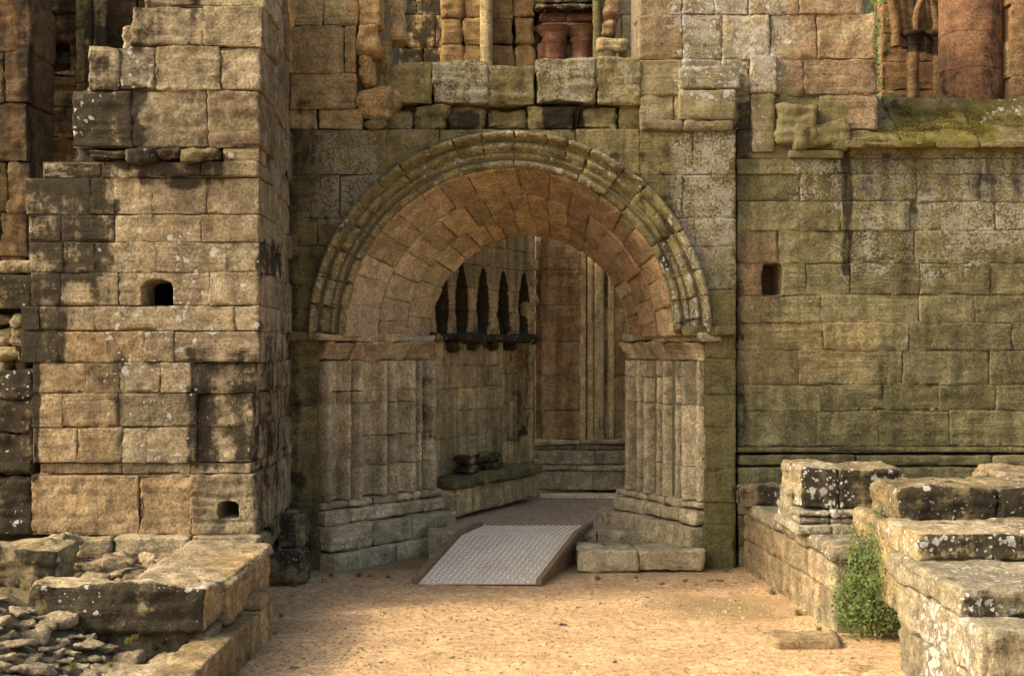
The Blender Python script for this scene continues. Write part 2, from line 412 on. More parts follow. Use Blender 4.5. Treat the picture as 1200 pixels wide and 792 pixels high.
def sheet(name, poly, z, mat, res=.05, bumpy=.012, slope=None, kind='structure'):
    poly = np.array(poly, float)
    x0, y0 = poly.min(0); x1, y1 = poly.max(0)
    # bilinear quad sheet from the four corners
    n = max(2, int(np.hypot(x1-x0, 0)/res)); m = max(2, int((y1-y0)/res))
    s, t = np.meshgrid(np.linspace(0, 1, n+1), np.linspace(0, 1, m+1), indexing='ij'); s = s.ravel()[:, None]; t = t.ravel()[:, None]
    P2 = (1-s)*(1-t)*poly[0]+s*(1-t)*poly[1]+s*t*poly[2]+(1-s)*t*poly[3]
    P = np.concatenate([P2, np.full((len(P2), 1), z)], 1)
    if slope is not None: P[:, 2] += slope(P)
    P[:, 2] += bumpy*fbm(P, 2.5, 4)
    I, J = np.meshgrid(np.arange(n), np.arange(m), indexing='ij'); I = I.ravel(); J = J.ravel(); k = m+1
    Q = np.stack([I*k+J, (I+1)*k+J, (I+1)*k+J+1, I*k+J+1], 1)
    A = np.zeros((len(P), 8)); A[:, :2] = .5
    o = mesh_obj(name, P, Q, mat, A=A); o['kind'] = kind; return o
sheet('passage_floor', [(-.70, 13.66), (1.42, 13.66), (4.0, 18.3), (-1.2, 18.3)], .285, M_floor)
sheet('terrace', [(2.72, 10.2), (9.0, 7.9), (9.0, 13.2), (2.55, 13.2)], .63, M_earth, bumpy=.03)
sheet('earth_bank', [(-6.5, 6.6), (-2.25, 7.4), (-2.2, 8.55), (-6.5, 8.55)], .14, M_earth,
      slope=lambda P: .5*np.clip(-P[:, 0]-2.55, 0, 1.0), bumpy=.04)
sheet('platform_earth', [(-6.5, 8.5), (-2.2, 8.7), (-2.2, 11.2), (-6.5, 11.2)], .50, M_earth, bumpy=.035)

# ================================================================== ARCHWAY
YA = 13.0; SP = 2.50                                   # wall face, springing height
CF = np.array([-.02, YA]); RF = 1.755                  # front circle
CB = np.array([.20, 14.3]); RB = 1.15                  # back circle
arch = thing('stone_archway', 'round headed stone archway with worn mossy mouldings at the centre of the ruin', 'archway', (0, 13, 0))

def archway():
    S = Stones()
    def push(Wd):
        Wd = Wd.copy(); dx = Wd[:, 0]-CF[0]; dz = Wd[:, 2]-SP; r = np.hypot(dx, dz)
        m = (dz > 0) & (r < 2.0); f = np.where(m, 2.0/np.maximum(r, .05), 1)
        Wd[:, 0] = CF[0]+dx*f; Wd[:, 2] = SP+dz*f; return Wd
    rows = [(152, 205), (205, 256), (256, 288), (288, 340), (340, 389)]
    mp = front(YA)
    fixed = {0: [340, 453, 515, 675, 750, 812, 862], 1: [340, 398, 470, 750, 800, 862], 2: [340, 372, 430, 480, 720, 790, 815, 862],
             3: [340, 392, 420, 770, 806, 862], 4: [340, 364, 400, 790, 826, 862]}
    for i, (t, b) in enumerate(rows):
        for a, c in zip(fixed[i][:-1], fixed[i][1:]):
            u0, u1, v0, v1 = X(a, YA), X(c, YA), Z(b, YA), Z(t, YA)
            if all(math.hypot(uu-CF[0], vv-SP) < 2.02 for uu in (u0, u1) for vv in (v0, v1)): continue
            S.add(u0, u1, v0, v1, -.3, 0, mp, amp=.008, res=.022, warp=push, lump=.008, gap=.001)
    courses_px(S, YA, [(397, 432, [340, 373]), (432, 476, [340, 373]), (476, 532, [340, 373]), (532, 586, [340, 373]),
                       (586, 626, [340, 373])], amp=.012, g=.1, k=.1)
    courses_px(S, YA-.06, [(620, 668, [352, 376])], depth=.4, amp=.014, k=.1)
    courses_px(S, YA, [(395, 420, [826, 862]), (420, 463, [827, 862]), (463, 501, [826, 862]), (501, 550, [827, 862]),
                       (550, 588, [826, 861]), (588, 615, [825, 862])], amp=.012, g=.35)
    courses_px(S, YA-.04, [(615, 668, [824, 861])], amp=.014, g=.35, k=.1)
    # right return of the wall
    mr = plane((X(862, YA), YA, 0), (0, 1, 0))
    courses(S, mr, 0, 1.3, [0]+[Z(q, YA) for q in (615, 588, 550, 501, 463, 420, 389, 340, 288, 256, 205, 152)], .4, .7, g=.3, off=0)
    # rubble core with the splayed opening left through it
    n = 40; th = np.linspace(0, math.pi, n); V = []; 
    x0, x1, zt = X(341, YA)+.02, X(861, YA)-.03, Z(154, YA)
    for a in th:
        c, s_ = math.cos(a), math.sin(a)
        tt = min((x1-CF[0])/c if c > 1e-6 else 1e9, (x0-CF[0])/c if c < -1e-6 else 1e9, (zt-SP)/s_ if s_ > 1e-6 else 1e9)
        ox, oz = CF[0]+c*tt, SP+s_*tt
        V += [(CF[0]+1.85*c, YA+.05, SP+1.85*s_), (ox, YA+.05, oz), (ox, 14.4, oz), (CB[0]+1.25*c, 14.4, SP+1.25*s_)]
    Q = []
    for i in range(n-1):
        for j in range(4): Q.append((i*4+j, i*4+(j+1) % 4, i*4+4+(j+1) % 4, i*4+4+j))
    S.mesh(V, Q, 1)
    for pl in ([(x0, 13.07), (-2.10, 13.07), (-1.08, 14.4), (x0, 14.4)], [(x1, 13.07), (x1, 14.4), (1.52, 14.4), (2.16, 13.07)]):
        V = [(x, y, z) for z in (-.1, SP+.02) for x, y in pl]
        S.mesh(V, [(0, 1, 5, 4), (1, 2, 6, 5), (2, 3, 7, 6), (3, 0, 4, 7), (4, 5, 6, 7)], 1)
    S.build('wall', [M_facade, M_mort], arch, masks=[
        ('k', 340, 150, 450, 330, .26, 30), ('g', 340, 150, 470, 380, .25, 30), ('p', 370, 160, 440, 250, .5, 30), ('k', 690, 150, 800, 260, .26, 30), ('k', 340, 290, 375, 620, .2, 15),
        ('p', 800, 160, 862, 330, .55, 25), ('g', 800, 300, 862, 660, .35, 20), ('k', 335, 150, 350, 660, .35, 10), ('g', 690, 180, 862, 300, .2, 30)])

    # moulded front order: hood mould, hollow, rolls
    S = Stones()
    def pol(q):
        th = q[:, 0]; r = q[:, 1]; return np.stack([CF[0]-r*np.cos(th), YA-q[:, 2], SP+r*np.sin(th)], 1)
    def prof(u, v):
        e = lambda c, a, h: h*np.sqrt(np.clip(1-((v-c)/a)**2, 0, 1))
        base = -.10+.12*(v-RF)/.39
        return base+e(2.105, .045, .10)+e(1.985, .045, .07)+e(1.90, .028, .05)+e(1.80, .05, .085)
    th = 0.0; 
    while th < math.pi-.03:
        d = RNG.uniform(.10, .19); e = min(th+d, math.pi)
        if math.pi-e < .06: e = math.pi
        S.add(th, e, RF-.01, 2.145, -.22, 0, pol, res=.016, r=.01, amp=.012, gap=0, jit=.004, prof=prof, off=.010, lump=.012, freq=7)
        th = e+.0025
    for q in range(0): pass
    S.build('arch_moulding', [M_mould], arch, masks=[('k', 700, 180, 800, 300, .25, 25), ('p', 500, 150, 760, 215, .35, 25), ('g', 640, 150, 790, 300, .35, 25),
        ('p', 360, 200, 420, 390, .3, 20), ('p', 780, 250, 830, 390, .4, 20), ('k', 360, 250, 500, 330, .2, 25)])

    # splayed rings of voussoirs
    S = Stones(); L = math.hypot(14.3-13.06, RF-RB)
    rings = [(0, .37), (.37, .70), (.70, 1.0)]
    for ri, (t0, t1) in enumerate(rings):
        st_ = [0, .035, .02, .05][ri]
        def cone(q, st_=st_):
            t = q[:, 1]; r = RF+(RB-RF)*t-q[:, 2]*.92-st_*.4; y = 13.06+(14.3-13.06)*t-q[:, 2]*.38
            cx = CF[0]+(CB[0]-CF[0])*t
            return np.stack([cx-r*np.cos(q[:, 0]), y, SP+r*np.sin(q[:, 0])], 1)
        a = -.02
        while a < math.pi:
            e = a+RNG.uniform(.12, .21)
            if math.pi+.02-e < .08: e = math.pi+.02
            mid = (a+e)/2
            rr = .4 if (mid > 1.8 and RNG.uniform() < .5) else (.12 if RNG.uniform() < .3 else 0)
            S.add(a, e, t0+.001, t1-.001, -.3, 0, cone, res=.022, r=.010, amp=.007, gap=0, jit=.003, off=.012, lump=.010, red=rr, md=.03)
            a = e+.002
    S.build('voussoirs', [M_arch], arch, masks=[('o', 540, 200, 640, 310, .3, 25), ('o', 740, 270, 780, 390, .5, 15), ('r', 640, 200, 740, 290, .3, 25), ('o', 410, 230, 520, 300, .15, 30)])
archway()

# jambs: moulded reveals with shafts
def jamb(P0, P1, rolls, zs, side):
    d = np.array(P1)-np.array(P0); L = float(np.linalg.norm(d)); mp = plane((P0[0], P0[1], 0), (d[0], d[1], 0))
    def prof(u, v):
        r = 0
        for (c, a, h) in rolls:
            q = np.abs(u-c*L)/a; r = r+h*1.5*np.sqrt(np.clip(1-q**2, 0, 1))-.035*np.clip(1-np.abs(q-1.2)/.5, 0, 1)
        return r
    S = Stones()
    ends = sorted([0]+[c*L+a*1.1 for c, a, h in rolls][1::2]+[L])
    for z0, z1 in zip(zs[:-1], zs[1:]):
        us = ends if RNG.uniform() < .7 else [0, ends[len(ends)//2], L]
        for a, c in zip(us[:-1], us[1:]):
            S.add(a, c, z0, z1, -.3, -.03, mp, res=.011, r=.006, amp=.008, prof=prof, off=.004, jit=.004, gap=.002, lump=.010)
    root = S.build('jamb', [M_jamb], arch, masks=[('g', 733, 390, 745, 590, .2, 8)] if side > 0 else [('k', 495, 440, 515, 520, .4, 10), ('g', 370, 560, 520, 600, .2, 10)])
    # bases
    S = Stones(); zb = zs[0]
    n = len(rolls)//2+1; us = np.linspace(-.04, L+.12, n+1)
    if side > 0: us = np.linspace(-.16, L+.02, n+1)
    for a, c in zip(us[:-1], us[1:]):
        S.add(a, c, zb-.09, zb-.005, -.3, .07, mp, r=.035, amp=.012, res=.025, jit=.012, g=.25, lump=.012)
        S.add(a, c, zb-.25, zb-.095, -.3, .12, mp, r=.03, amp=.014, res=.025, jit=.012, g=.35, lump=.015)
    S.build('base', [M_jamb], root)
    S = Stones(); e0, e1 = (-.06, L+.22) if side < 0 else (-.32, L+.05)
    for z0, z1, o in ((zb-.52, zb-.255, .22), (0-.05, zb-.525, .29 if side < 0 else .24)):
        us = split(e0, e1, .55, .95)
        for a, c in zip(us[:-1], us[1:]):
            S.add(a, c, z0, z1, -.3, o, mp, r=.03, amp=.016, res=.028, jit=.012, g=.3, lump=.02)
    S.build('plinth', [M_jamb], root, masks=[('g', 340, 560, 900, 670, .25, 10)])
    # scalloped capitals
    S = Stones(); zc = zs[-1]
    def cp(u, v):
        t = np.clip((v-zc)/.21, 0, 1); return t**1.4*.15*(.45+.55*np.abs(np.cos(u/L*math.pi*4.5)))
    us = split(0, L, .28, .45)
    for a, c in zip(us[:-1], us[1:]):
        S.add(a, c, zc, zc+.21, -.3, .0, mp, r=.02, amp=.014, res=.018, prof=cp, red=RNG.uniform(.05, .5), lump=.02, gap=.002)
    S.build('capital', [M_jamb], root)
    S = Stones()
    e0, e1 = (-.12, L-.04) if side < 0 else (.03, L+.12)
    us = split(e0, e1, .4, .8)
    for a, c in zip(us[:-1], us[1:]):
        S.add(a, c, zc+.213, zc+.30, -.3, RNG.uniform(.08, .13), mp, r=.02, amp=.016, res=.02, jit=.012, lump=.025, k=.25)
    S.build('impost', [M_jamb], root)
zl = [.70, 1.04, 1.37, 1.735, 1.875, 2.20]
jamb((-2.04, 13.03), (-.93, 14.3), [(.03, .055, .09), (.19, .05, .09), (.285, .055, .10), (.50, .055, .10), (.60, .05, .09), (.76, .06, .10), (.86, .035, .06), (.97, .06, .09)], zl, -1)
jamb((1.35, 14.3), (2.04, 13.03), [(.06, .055, .075), (.20, .045, .06), (.33, .06, .085), (.46, .04, .055), (.58, .055, .08), (.70, .035, .05), (.83, .06, .085), (.955, .03, .04)], [.70, 1.06, 1.72, 2.02, 2.20], 1)

# left impost running on along the wall face
S = Stones(); courses_px(S, YA-.05, [(388, 399, [338, 362, 378])], depth=.3, out=.03, k=.3, amp=.014, r=.02, lump=.02)
S.build('string_course', [M_facade], arch); S = Stones()
courses_px(S, YA-.05, [(382, 394, [800, 836, 862])], depth=.3, out=.03, k=.35, g=.2, amp=.014, r=.02, lump=.02)
S.build('string_course', [M_facade], arch)
# step stones at the foot of the right jamb
S = Stones(); Y = 12.70
courses_px(S, Y, [(645, 670, [676, 748, 826])], depth=.7, amp=.022, r=.03, lump=.03, g=.7, jit=.006, gap=0, k=.45)
S.build('step', [M_jamb], arch)
S = Stones()
for a, c in ((-.95, -.4), (-.4, .3), (.3, .95), (.95, 1.6)): S.add(a, c, -.05, .295, -.3, 0, front(13.62), amp=.016, r=.025, lump=.02)
S.build('threshold', [M_jamb], arch)

# parapet of broken stones above the arch
S = Stones(); Y = 13.12
for a, c, t, k_, p_ in ((452, 506, 74, .1, .2), (507, 572, 72, .0, .7), (573, 627, 76, 0, .3), (628, 700, 67, 0, .7), (700, 752, 66, .1, .45)):
    S.add(X(a, Y), X(c, Y), Z(122, Y), Z(t, Y), -.5, RNG.uniform(-.02, .03), front(Y), r=.02, amp=.02, res=.022, jit=.010, lump=.025, k=k_, p=p_*1.25, g=.4, gap=.002)
for a, c, t, b in ((440, 485, 124, 151), (486, 526, 126, 152), (527, 570, 124, 152), (571, 617, 124, 150), (618, 676, 123, 153), (677, 725, 124, 152), (726, 758, 118, 152)):
    S.add(X(a, Y), X(c, Y), Z(b, Y), Z(t, Y), -.4, RNG.uniform(-.10, .02), front(Y), r=.03, amp=.03, res=.022, jit=.03, lump=.04, k=.3, g=.35, hue=.2, gap=.004)
S.box(X(445, 13.3), X(755, 13.3), 13.35, 13.7, Z(155, 13.3), Z(84, 13.3), 1)
S.build('parapet', [M_facade, M_mort], arch, masks=[('k', 640, 122, 680, 152, .7, 8), ('k', 520, 135, 560, 152, .5, 8)])

# ================================================================== WALL STUMPS ABOVE THE ARCH
root = thing('broken_wall', 'ochre broken wall stump rising above the left end of the arch', 'wall', (X(395, 13), 13.0, Z(150, 13)))
S = Stones(); Y = 13.0
courses_px(S, Y, [(-70, -22, [338, 390, 462]), (-22, 31, [340, 378, 420, 448]), (31, 86, [340, 403, 417]), (86, 128, [340, 418]), (128, 152, [338, 372, 425])],
           depth=.5, amp=.014, r=.02, lump=.02, res=.025)
for a, c, t, b, w in ((417, 447, 29, 66, .02), (419, 440, 66, 102, -.04), (417, 456, 102, 142, .0), (440, 458, 40, 80, -.2), (438, 470, 80, 122, -.15), (448, 472, -20, 42, -.22), (425, 452, 141, 153, .03)):
    S.add(X(a, Y), X(c, Y), Z(b, Y), Z(t, Y), -.5, w, front(Y), r=.05, amp=.03, res=.025, jit=.03, lump=.05)
S.box(X(342, Y), X(455, Y), 13.2, 14.2, Z(154, Y), Z(-70, Y), 1)
S.build('ashlar', [stone('sandstone_ochre', (.29, .215, .125), (.25, .185, .115), (.32, .245, .14), black=.04, moss=-.15, pale=-.02, spots=.1), M_mort], root,
        masks=[('g', 340, 88, 420, 152, .25, 15), ('k', 340, 120, 400, 152, .3, 15), ('o', 418, 0, 450, 140, .6, 10), ('g', 425, 138, 470, 155, .6, 8)])
root2 = root
# worn carved corbel head beside it
S = Stones(); Y = 12.85
S.add(X(308, Y), X(340, Y), Z(40, Y), Z(-6, Y), -.35, .05, front(Y), r=.11, amp=.035, res=.02, lump=.06, jit=.02, freq=6)
S.add(X(313, Y), X(341, Y), Z(86, Y), Z(41, Y), -.35, .0, front(Y), r=.06, amp=.025, res=.022, lump=.05, jit=.02)
S.add(X(308, Y), X(341, Y), Z(-7, Y), Z(-60, Y), -.35, .02, front(Y), r=.05, amp=.025, res=.025, lump=.04, jit=.02)
S.build('corbel', [stone('sandstone_corbel', (.38, .26, .13), (.33, .23, .12), (.40, .28, .14), black=-.2, moss=-.3, pale=-.05, streak=.2)], root)

root = thing('upper_wall', 'tall broken wall of big pale ashlar above the right end of the arch', 'wall', (X(890, 13.1), 13.1, Z(180, 13.1)))
S = Stones(); Y = 13.12
courses_px(S, Y, [(-80, -35, [750, 802, 860, 930, 1018]), (-35, 17, [750, 800, 838, 878, 936, 1012]), (17, 70, [750, 800, 846, 902, 957, 1025]),
                  (70, 112, [750, 800, 846, 880, 942, 1026]), (112, 152, [750, 790, 846, 880, 914, 960, 1027])], depth=.5, amp=.014, r=.014, lump=.018, res=.025, jit=.010)
courses_px(S, YA-.02, [(78, 104, [797, 868]), (104, 141, [795, 862]), (141, 153, [752, 800, 860])], depth=.4, amp=.016, r=.03, lump=.02, g=.3)
courses_px(S, Y-.06, [(65, 110, [880, 911]), (110, 178, [880, 908])], depth=.4, amp=.014, r=.02, p=.4)
courses_px(S, Y, [(152, 186, [864, 905, 935, 992])], depth=.4, amp=.016, g=.2)
for a, c, t, b in ((908, 958, 122, 172), (930, 990, 142, 176)):
    S.add(X(a, Y), X(c, Y), Z(b, Y), Z(t, Y), -.4, .10, front(Y), r=.06, amp=.03, res=.025, jit=.02, lump=.05, g=.5)
courses_px(S, Y-.08, [(176, 185, [925, 990])], depth=.3, amp=.014, r=.02, k=.2, g=.3)
S.box(X(752, Y), X(1018, Y), 13.45, 14.3, Z(185, Y), Z(-80, Y), 1)
S.build('ashlar', [stone('sandstone_pale', (.25, .205, .135), (.23, .17, .11), (.28, .23, .155), black=.08, moss=.0, pale=.05, spots=.15), M_mort], root,
        masks=[('g', 750, 40, 868, 155, .4, 20), ('p', 800, 0, 912, 100, .6, 20), ('r', 935, 60, 1027, 150, .35, 15), ('r', 915, 0, 1000, 22, .4, 10),
               ('g', 895, 110, 990, 180, .55, 15), ('k', 750, 100, 800, 153, .3, 15), ('o', 950, 15, 1030, 70, .25, 8), ('k', 865, 120, 880, 190, .5, 6)])

# ================================================================== RIGHT WALL
rw = thing('boundary_wall', 'long green stained ashlar wall with a square socket on the right', 'wall', (X(1030, 13.1), 13.1, .6))
S = Stones(); Y = 13.1
hole = pit(X(893, Y), X(917, Y), Z(347, Y), Z(306, Y), .45, yf=Y)
ry = [186, 204, 236, 270, 309, 346, 378, 411, 451, 481, 523]
fx = {1: [864, 938, 992, 1075, 1150, 1250], 4: [864, 945, 996, 1078, 1160, 1250], 3: [864, 912, 994, 1072, 1250]}
for i, (t, b) in enumerate(zip(ry[:-1], ry[1:])):
    xs = fx.get(i) or split(864, 1330, 60, 125)
    if xs[-1] < 1330: xs = xs+[1330]
    if i == 4: xs = [864, 893+24+28, 996, 1078, 1160, 1330]
    for a, c in zip(xs[:-1], xs[1:]):
        hl = (i == 4 and a == 864)
        S.add(X(a, Y), X(c, Y), Z(b, Y), Z(t, Y), -.5, 0, front(Y), res=.013 if hl else .026, amp=.010, r=.007, off=.005, gap=.001, jit=.008, warp=hole if hl else None,
              lump=.01)
courses_px(S, Y, [(172, 186, split(990, 1330, 50, 90))], amp=.012, k=.2)
S.box(X(866, Y), X(1330, Y), 13.6, 14.2, -.1, Z(174, Y), 1)
S.build('ashlar', [M_wallr, M_mort], rw, masks=[('r', 864, 290, 905, 345, .5, 12), ('k', 990, 172, 998, 320, .55, 5), ('k', 1060, 175, 1075, 350, .3, 8), ('k', 1000, 172, 1200, 230, .35, 30),
    ('p', 1000, 185, 1200, 300, .45, 40), ('p', 930, 180, 985, 230, .4, 15), ('k', 1070, 420, 1200, 520, .12, 40), ('g', 864, 180, 1100, 330, .22, 40), ('k', 862, 330, 872, 520, .4, 5),
    ('o', 864, 380, 1010, 440, .22, 20)])
S = Stones()
courses_px(S, Y-.05, [(524, 530, split(864, 1330, 70, 160))], depth=.3, amp=.01, r=.015, g=.3, off=.004)
courses_px(S, Y-.06, [(533, 546, split(864, 1330, 80, 180))], depth=.3, amp=.014, r=.03, g=.35, k=.1, off=.02)
courses_px(S, Y-.12, [(548, 580, split(866, 1330, 60, 130)), (580, 604, split(866, 1330, 60, 130)), (604, 640, split(866, 1330, 60, 130)), (640, 672, split(866, 1330, 60, 130))], depth=.4, amp=.014, r=.02, g=.2, off=.006)
S.build('base_moulding', [M_wallr], rw)
# weathered, moss grown sill under the window
S = Stones(); Yb, Yf = 13.75, 13.0
sl = np.array([0, Yb-Yf, Z(113, Yb)-Z(166, Yf)]); Ls = float(np.linalg.norm(sl)); sl /= Ls; nn = np.array([0, -sl[2], sl[1]])
def slopemap(q): return np.array([0, Yf, Z(166, Yf)])+q[:, :1]*np.array([1., 0, 0])+q[:, 1:2]*sl+q[:, 2:3]*nn
us = [X(992, 13.2), X(1050, 13.2), X(1140, 13.2), X(1250, 13.2), X(1330, 13.2)]
for a, c in zip(us[:-1], us[1:]): S.add(a, c, 0, Ls, -.2, 0, slopemap, r=.03, amp=.022, res=.018, lump=.022, gap=.002, off=.01, freq=8)
courses_px(S, Yf-.02, [(164, 173, split(990, 1330, 50, 110))], depth=.3, r=.02, amp=.015, lump=.015, k=.2)
S.build('sill', [M_sill], rw, masks=[('p', 1150, 118, 1200, 140, .45, 10), ('k', 1000, 115, 1150, 135, .35, 12), ('g', 1060, 130, 1160, 165, .4, 20)])

# ruined window beyond the sill
win = thing('ruined_window', 'dark red ruined window with moulded arch and slim shafts behind the mossy sill', 'window', (X(1100, 15), 15, Z(115, 15)))
S = Stones(); Y = 15.6
courses(S, front(Y), X(1034, Y), X(1320, Y), list(np.linspace(Z(140, Y), Z(-130, Y), 9)), .3, .6, amp=.014, off=.01)
S.build('ashlar', [M_red], win, masks=[('k', 1040, 30, 1110, 60, .5, 10), ('k', 1060, 40, 1075, 115, .4, 8)])
def tube(S, pts, rad, mi=0, seg=10, amp=.004, attr=(.4, .5), caps=True):
    pts = np.array(pts, float); V = []; Q = []
    rad = np.broadcast_to(np.array(rad, float), (len(pts),))
    for i, p in enumerate(pts):
        d = pts[min(i+1, len(pts)-1)]-pts[max(i-1, 0)]; d /= np.linalg.norm(d)
        a = np.cross(d, [0, 1, 0]) if abs(d[1]) < .8 else np.cross(d, [1, 0, 0]); a /= np.linalg.norm(a); b = np.cross(d, a)
        for k in range(seg):
            an = 2*math.pi*k/seg; V.append(p+rad[i]*(math.cos(an)*a+math.sin(an)*b))
    for i in range(len(pts)-1):
        for k in range(seg):
            k2 = (k+1) % seg; Q.append((i*seg+k, i*seg+seg+k, i*seg+seg+k2, i*seg+k2))
    V = np.array(V)
    if amp: V = V+amp*np.stack([fbm(V+s_, 9, 3) for s_ in (0, 20, 40)], 1)*1.5
    S.mesh(V, Q, mi, attr)
def vcol(S, px, Y, y0, y1, r, **kw):
    tube(S, [(X(px, Y), Y, z) for z in np.linspace(Z(y1, Y), Z(y0, Y), 24)], r, **kw)
Y = 15.2
for px in (1070, 1099):
    S = Stones(); vcol(S, px, Y, 44, 128, .075, seg=14); sh = S.build('shaft', [M_red], win, masks=[('k', 1060, 40, 1110, 60, .7, 8)])
    S = Stones(); tube(S, [(X(px, Y), Y, Z(q, Y)) for q in (54, 48, 44, 42, 38, 37)], [.08, .085, .11, .15, .15, .12], amp=.008, seg=14); S.build('capital', [M_red], sh, masks=[('k', 1050, 30, 1115, 60, .7, 8)])
for j, (rr, tr) in enumerate(((1.33, .06), (1.45, .05), (1.57, .06), (1.69, .05), (1.81, .06))):
    S = Stones(); c = np.array([X(1070, Y)-1.6, Y+.06*j, Z(52, Y)])
    tube(S, [c+np.array([rr*1.05*math.cos(a), 0, rr*1.3*math.sin(a)]) for a in np.linspace(-.02, 1.0, 24)], tr, amp=.012)
    S.build('arch_roll', [M_red], win)
S = Stones()
for s_, e_ in ((1, 0),):
    c = np.array([X(1085, Y), Y, Z(36, Y)])
    tube(S, [c+np.array([.13*math.cos(a), 0, .42*math.sin(a)]) for a in np.linspace(-.1, math.pi+.1, 20)], .045, amp=.01)
S.build('arch_roll', [M_red], win)
S = Stones(); Y = 14.2
for i, (z0, z1) in enumerate(zip(np.linspace(Z(125, Y), Z(-90, Y), 6)[:-1], np.linspace(Z(125, Y), Z(-90, Y), 6)[1:])):
    tube(S, [(X(1145, Y), Y+.2, z) for z in np.linspace(z0+.003, z1-.003, 8)], .36, seg=36, attr=(.28, RNG.uniform(.1, .5)), amp=.012)
S.build('column', [M_red], win, masks=[('r', 1100, 0, 1190, 115, .45, 10), ('k', 1090, -50, 1200, 130, .25, 10), ('k', 1150, 0, 1175, 120, .5, 12), ('k', 1100, 90, 1190, 120, .5, 10)])
S = Stones(); courses_px(S, 14.0, [(-90, -40, [1184, 1240, 1300]), (-40, 5, [1182, 1210, 1300]), (5, 48, [1186, 1260, 1300]), (48, 90, [1183, 1215, 1300]), (90, 125, [1185, 1300])], depth=.6, amp=.014)
S.build('jamb', [M_red], win)

# ================================================================== LEFT PIER
pier = thing('ruined_pier', 'tall crumbling buttress of pale blackened ashlar with a round topped hole on the left', 'buttress', (X(170, 10.8), 10.8, .5))
YP = 10.8
S = Stones()
h1 = pit(X(166, YP), X(203, YP), Z(361, YP), Z(328, YP), .62, yf=YP)
h2 = pit(X(257, YP), X(281, YP), Z(607, YP), Z(587, YP), .5, yf=YP)
PR = [(-110, -60, [172, 240, 308]), (-60, -20, [165, 215, 310]), (-20, 8, [178, 232, 310]), (9, 54, [155, 238, 308]), (56, 106, [105, 141, 182, 258, 306]), (107, 173, [85, 154, 243, 303]),
      (190, 208, [50, 120, 152, 236, 303]), (209, 251, [30, 106, 134, 178, 243, 304]), (252, 283, [33, 72, 134, 237, 304]), (284, 319, [34, 75, 111, 183, 265, 304]),
      (320, 358, [36, 71, 139, 245, 304]), (359, 387, [25, 46, 111, 184, 276, 304]), (388, 424, [24, 68, 169, 204, 304]), (425, 460, [38, 101, 141, 189, 224, 300]),
      (461, 500, [37, 73, 139, 230, 296]), (501, 542, [38, 91, 143, 173, 230, 293]), (543, 555, [45, 141, 222, 292]), (556, 626, [38, 165, 226, 300])]
for (t, b, xs) in PR:
    rough = .010 if t > 200 else .02
    for a, c in zip(xs[:-1], xs[1:]):
        hol = h1 if (t == 320 and a == 139) else (h2 if (t == 556 and a == 226) else None)
        kk = 0; oo = 0
        if 420 < t < 545 and a in (224, 230): kk = .25
        if t == 556: oo = .7 if a < 200 else 0
        w = {543: -.03, 556: .03, 190: .02}.get(t, 0)
        S.add(X(a, YP), X(c, YP), Z(b, YP), Z(t, YP), -.8, w-(.035 if kk else 0), front(YP), res=.012 if hol else .022, amp=rough*(1.6 if kk or t == 556 else 1), r=.006 if t > 200 else .016, k=kk,
              warp=hol, lump=.022 if (t == 556 or kk) else .008, jit=.006 if t > 200 else .015, off=.004 if t > 200 else .02, gap=.0008)
# loose edge stones on the broken left side
for a, c, t, b in ((83, 112, 168, 192), (75, 100, 178, 193), (88, 110, 95, 112), (135, 158, 25, 56), (78, 100, 118, 160), (190, 235, -8, 12), (160, 190, -6, 10)):
    S.add(X(a, YP), X(c, YP), Z(b, YP), Z(t, YP), -.35, -.05, front(YP+.05), r=.06, amp=.03, res=.02, jit=.02, lump=.04, k=.3)
# right return and left return
mr = plane((X(306, YP), YP, 0), (-.05, 1, 0))
zz = sorted([Z(q, YP) for q in (655, 626, 556, 542, 500, 460, 424, 387, 358, 319, 283, 251, 208, 173, 106, 54, 8, -60, -110)])
for z0, z1 in zip(zz[:-1], zz[1:]):
    us = split(.75, 2.3, .35, .7)
    for a, c in zip(us[:-1], us[1:]): S.add(a, c, z0, z1, -.3, -.03, mr, amp=.014, res=.04, off=.02, k=.2, lump=.01)
S.box(X(160, YP), -2.46, YP+.76, 13.0, .3, Z(-105, YP), 1)
S.box(X(60, YP), X(200, YP), YP+.35, 12.0, .3, Z(196, YP), 1)
S.box(X(100, YP), X(200, YP), YP+.35, 11.6, .3, Z(110, YP), 1)
S.build('ashlar', [M_pier, M_mort], pier, masks=[
    ('k', 75, 105, 160, 190, .6, 20), ('k', 100, 52, 180, 105, .35, 20), ('k', 150, 0, 240, 55, .35, 25), ('p', 140, 60, 175, 100, .6, 12), ('p', 80, 110, 110, 160, .5, 15),
    ('k', 28, 205, 135, 320, .55, 20), ('k', 20, 320, 70, 425, .55, 15), ('k', 60, 320, 140, 360, .35, 15), ('k', 22, 360, 42, 560, .8, 8),
    ('k', 125, 425, 145, 540, .3, 12), ('k', 100, 385, 140, 540, .28, 18), ('p', 200, 280, 300, 420, .3, 30), ('p', 140, 270, 225, 540, .3, 25),
    ('k', 222, 412, 300, 545, .45, 12), ('o', 60, 388, 170, 420, .35, 10), ('o', 40, 430, 130, 545, .25, 15), ('o', 40, 556, 226, 626, .4, 10), ('k', 40, 590, 226, 626, .2, 12), ('k', 300, 380, 340, 660, .35, 10),
    ('g', 310, 280, 345, 560, .3, 12), ('k', 230, 590, 300, 625, .2, 12), ('k', 305, 285, 325, 320, .5, 10), ('k', 170, 190, 260, 215, .5, 10), ('k', 180, 205, 190, 300, .3, 6)])  # small black patch at the right edge paints the dark of a hole
S = Stones()
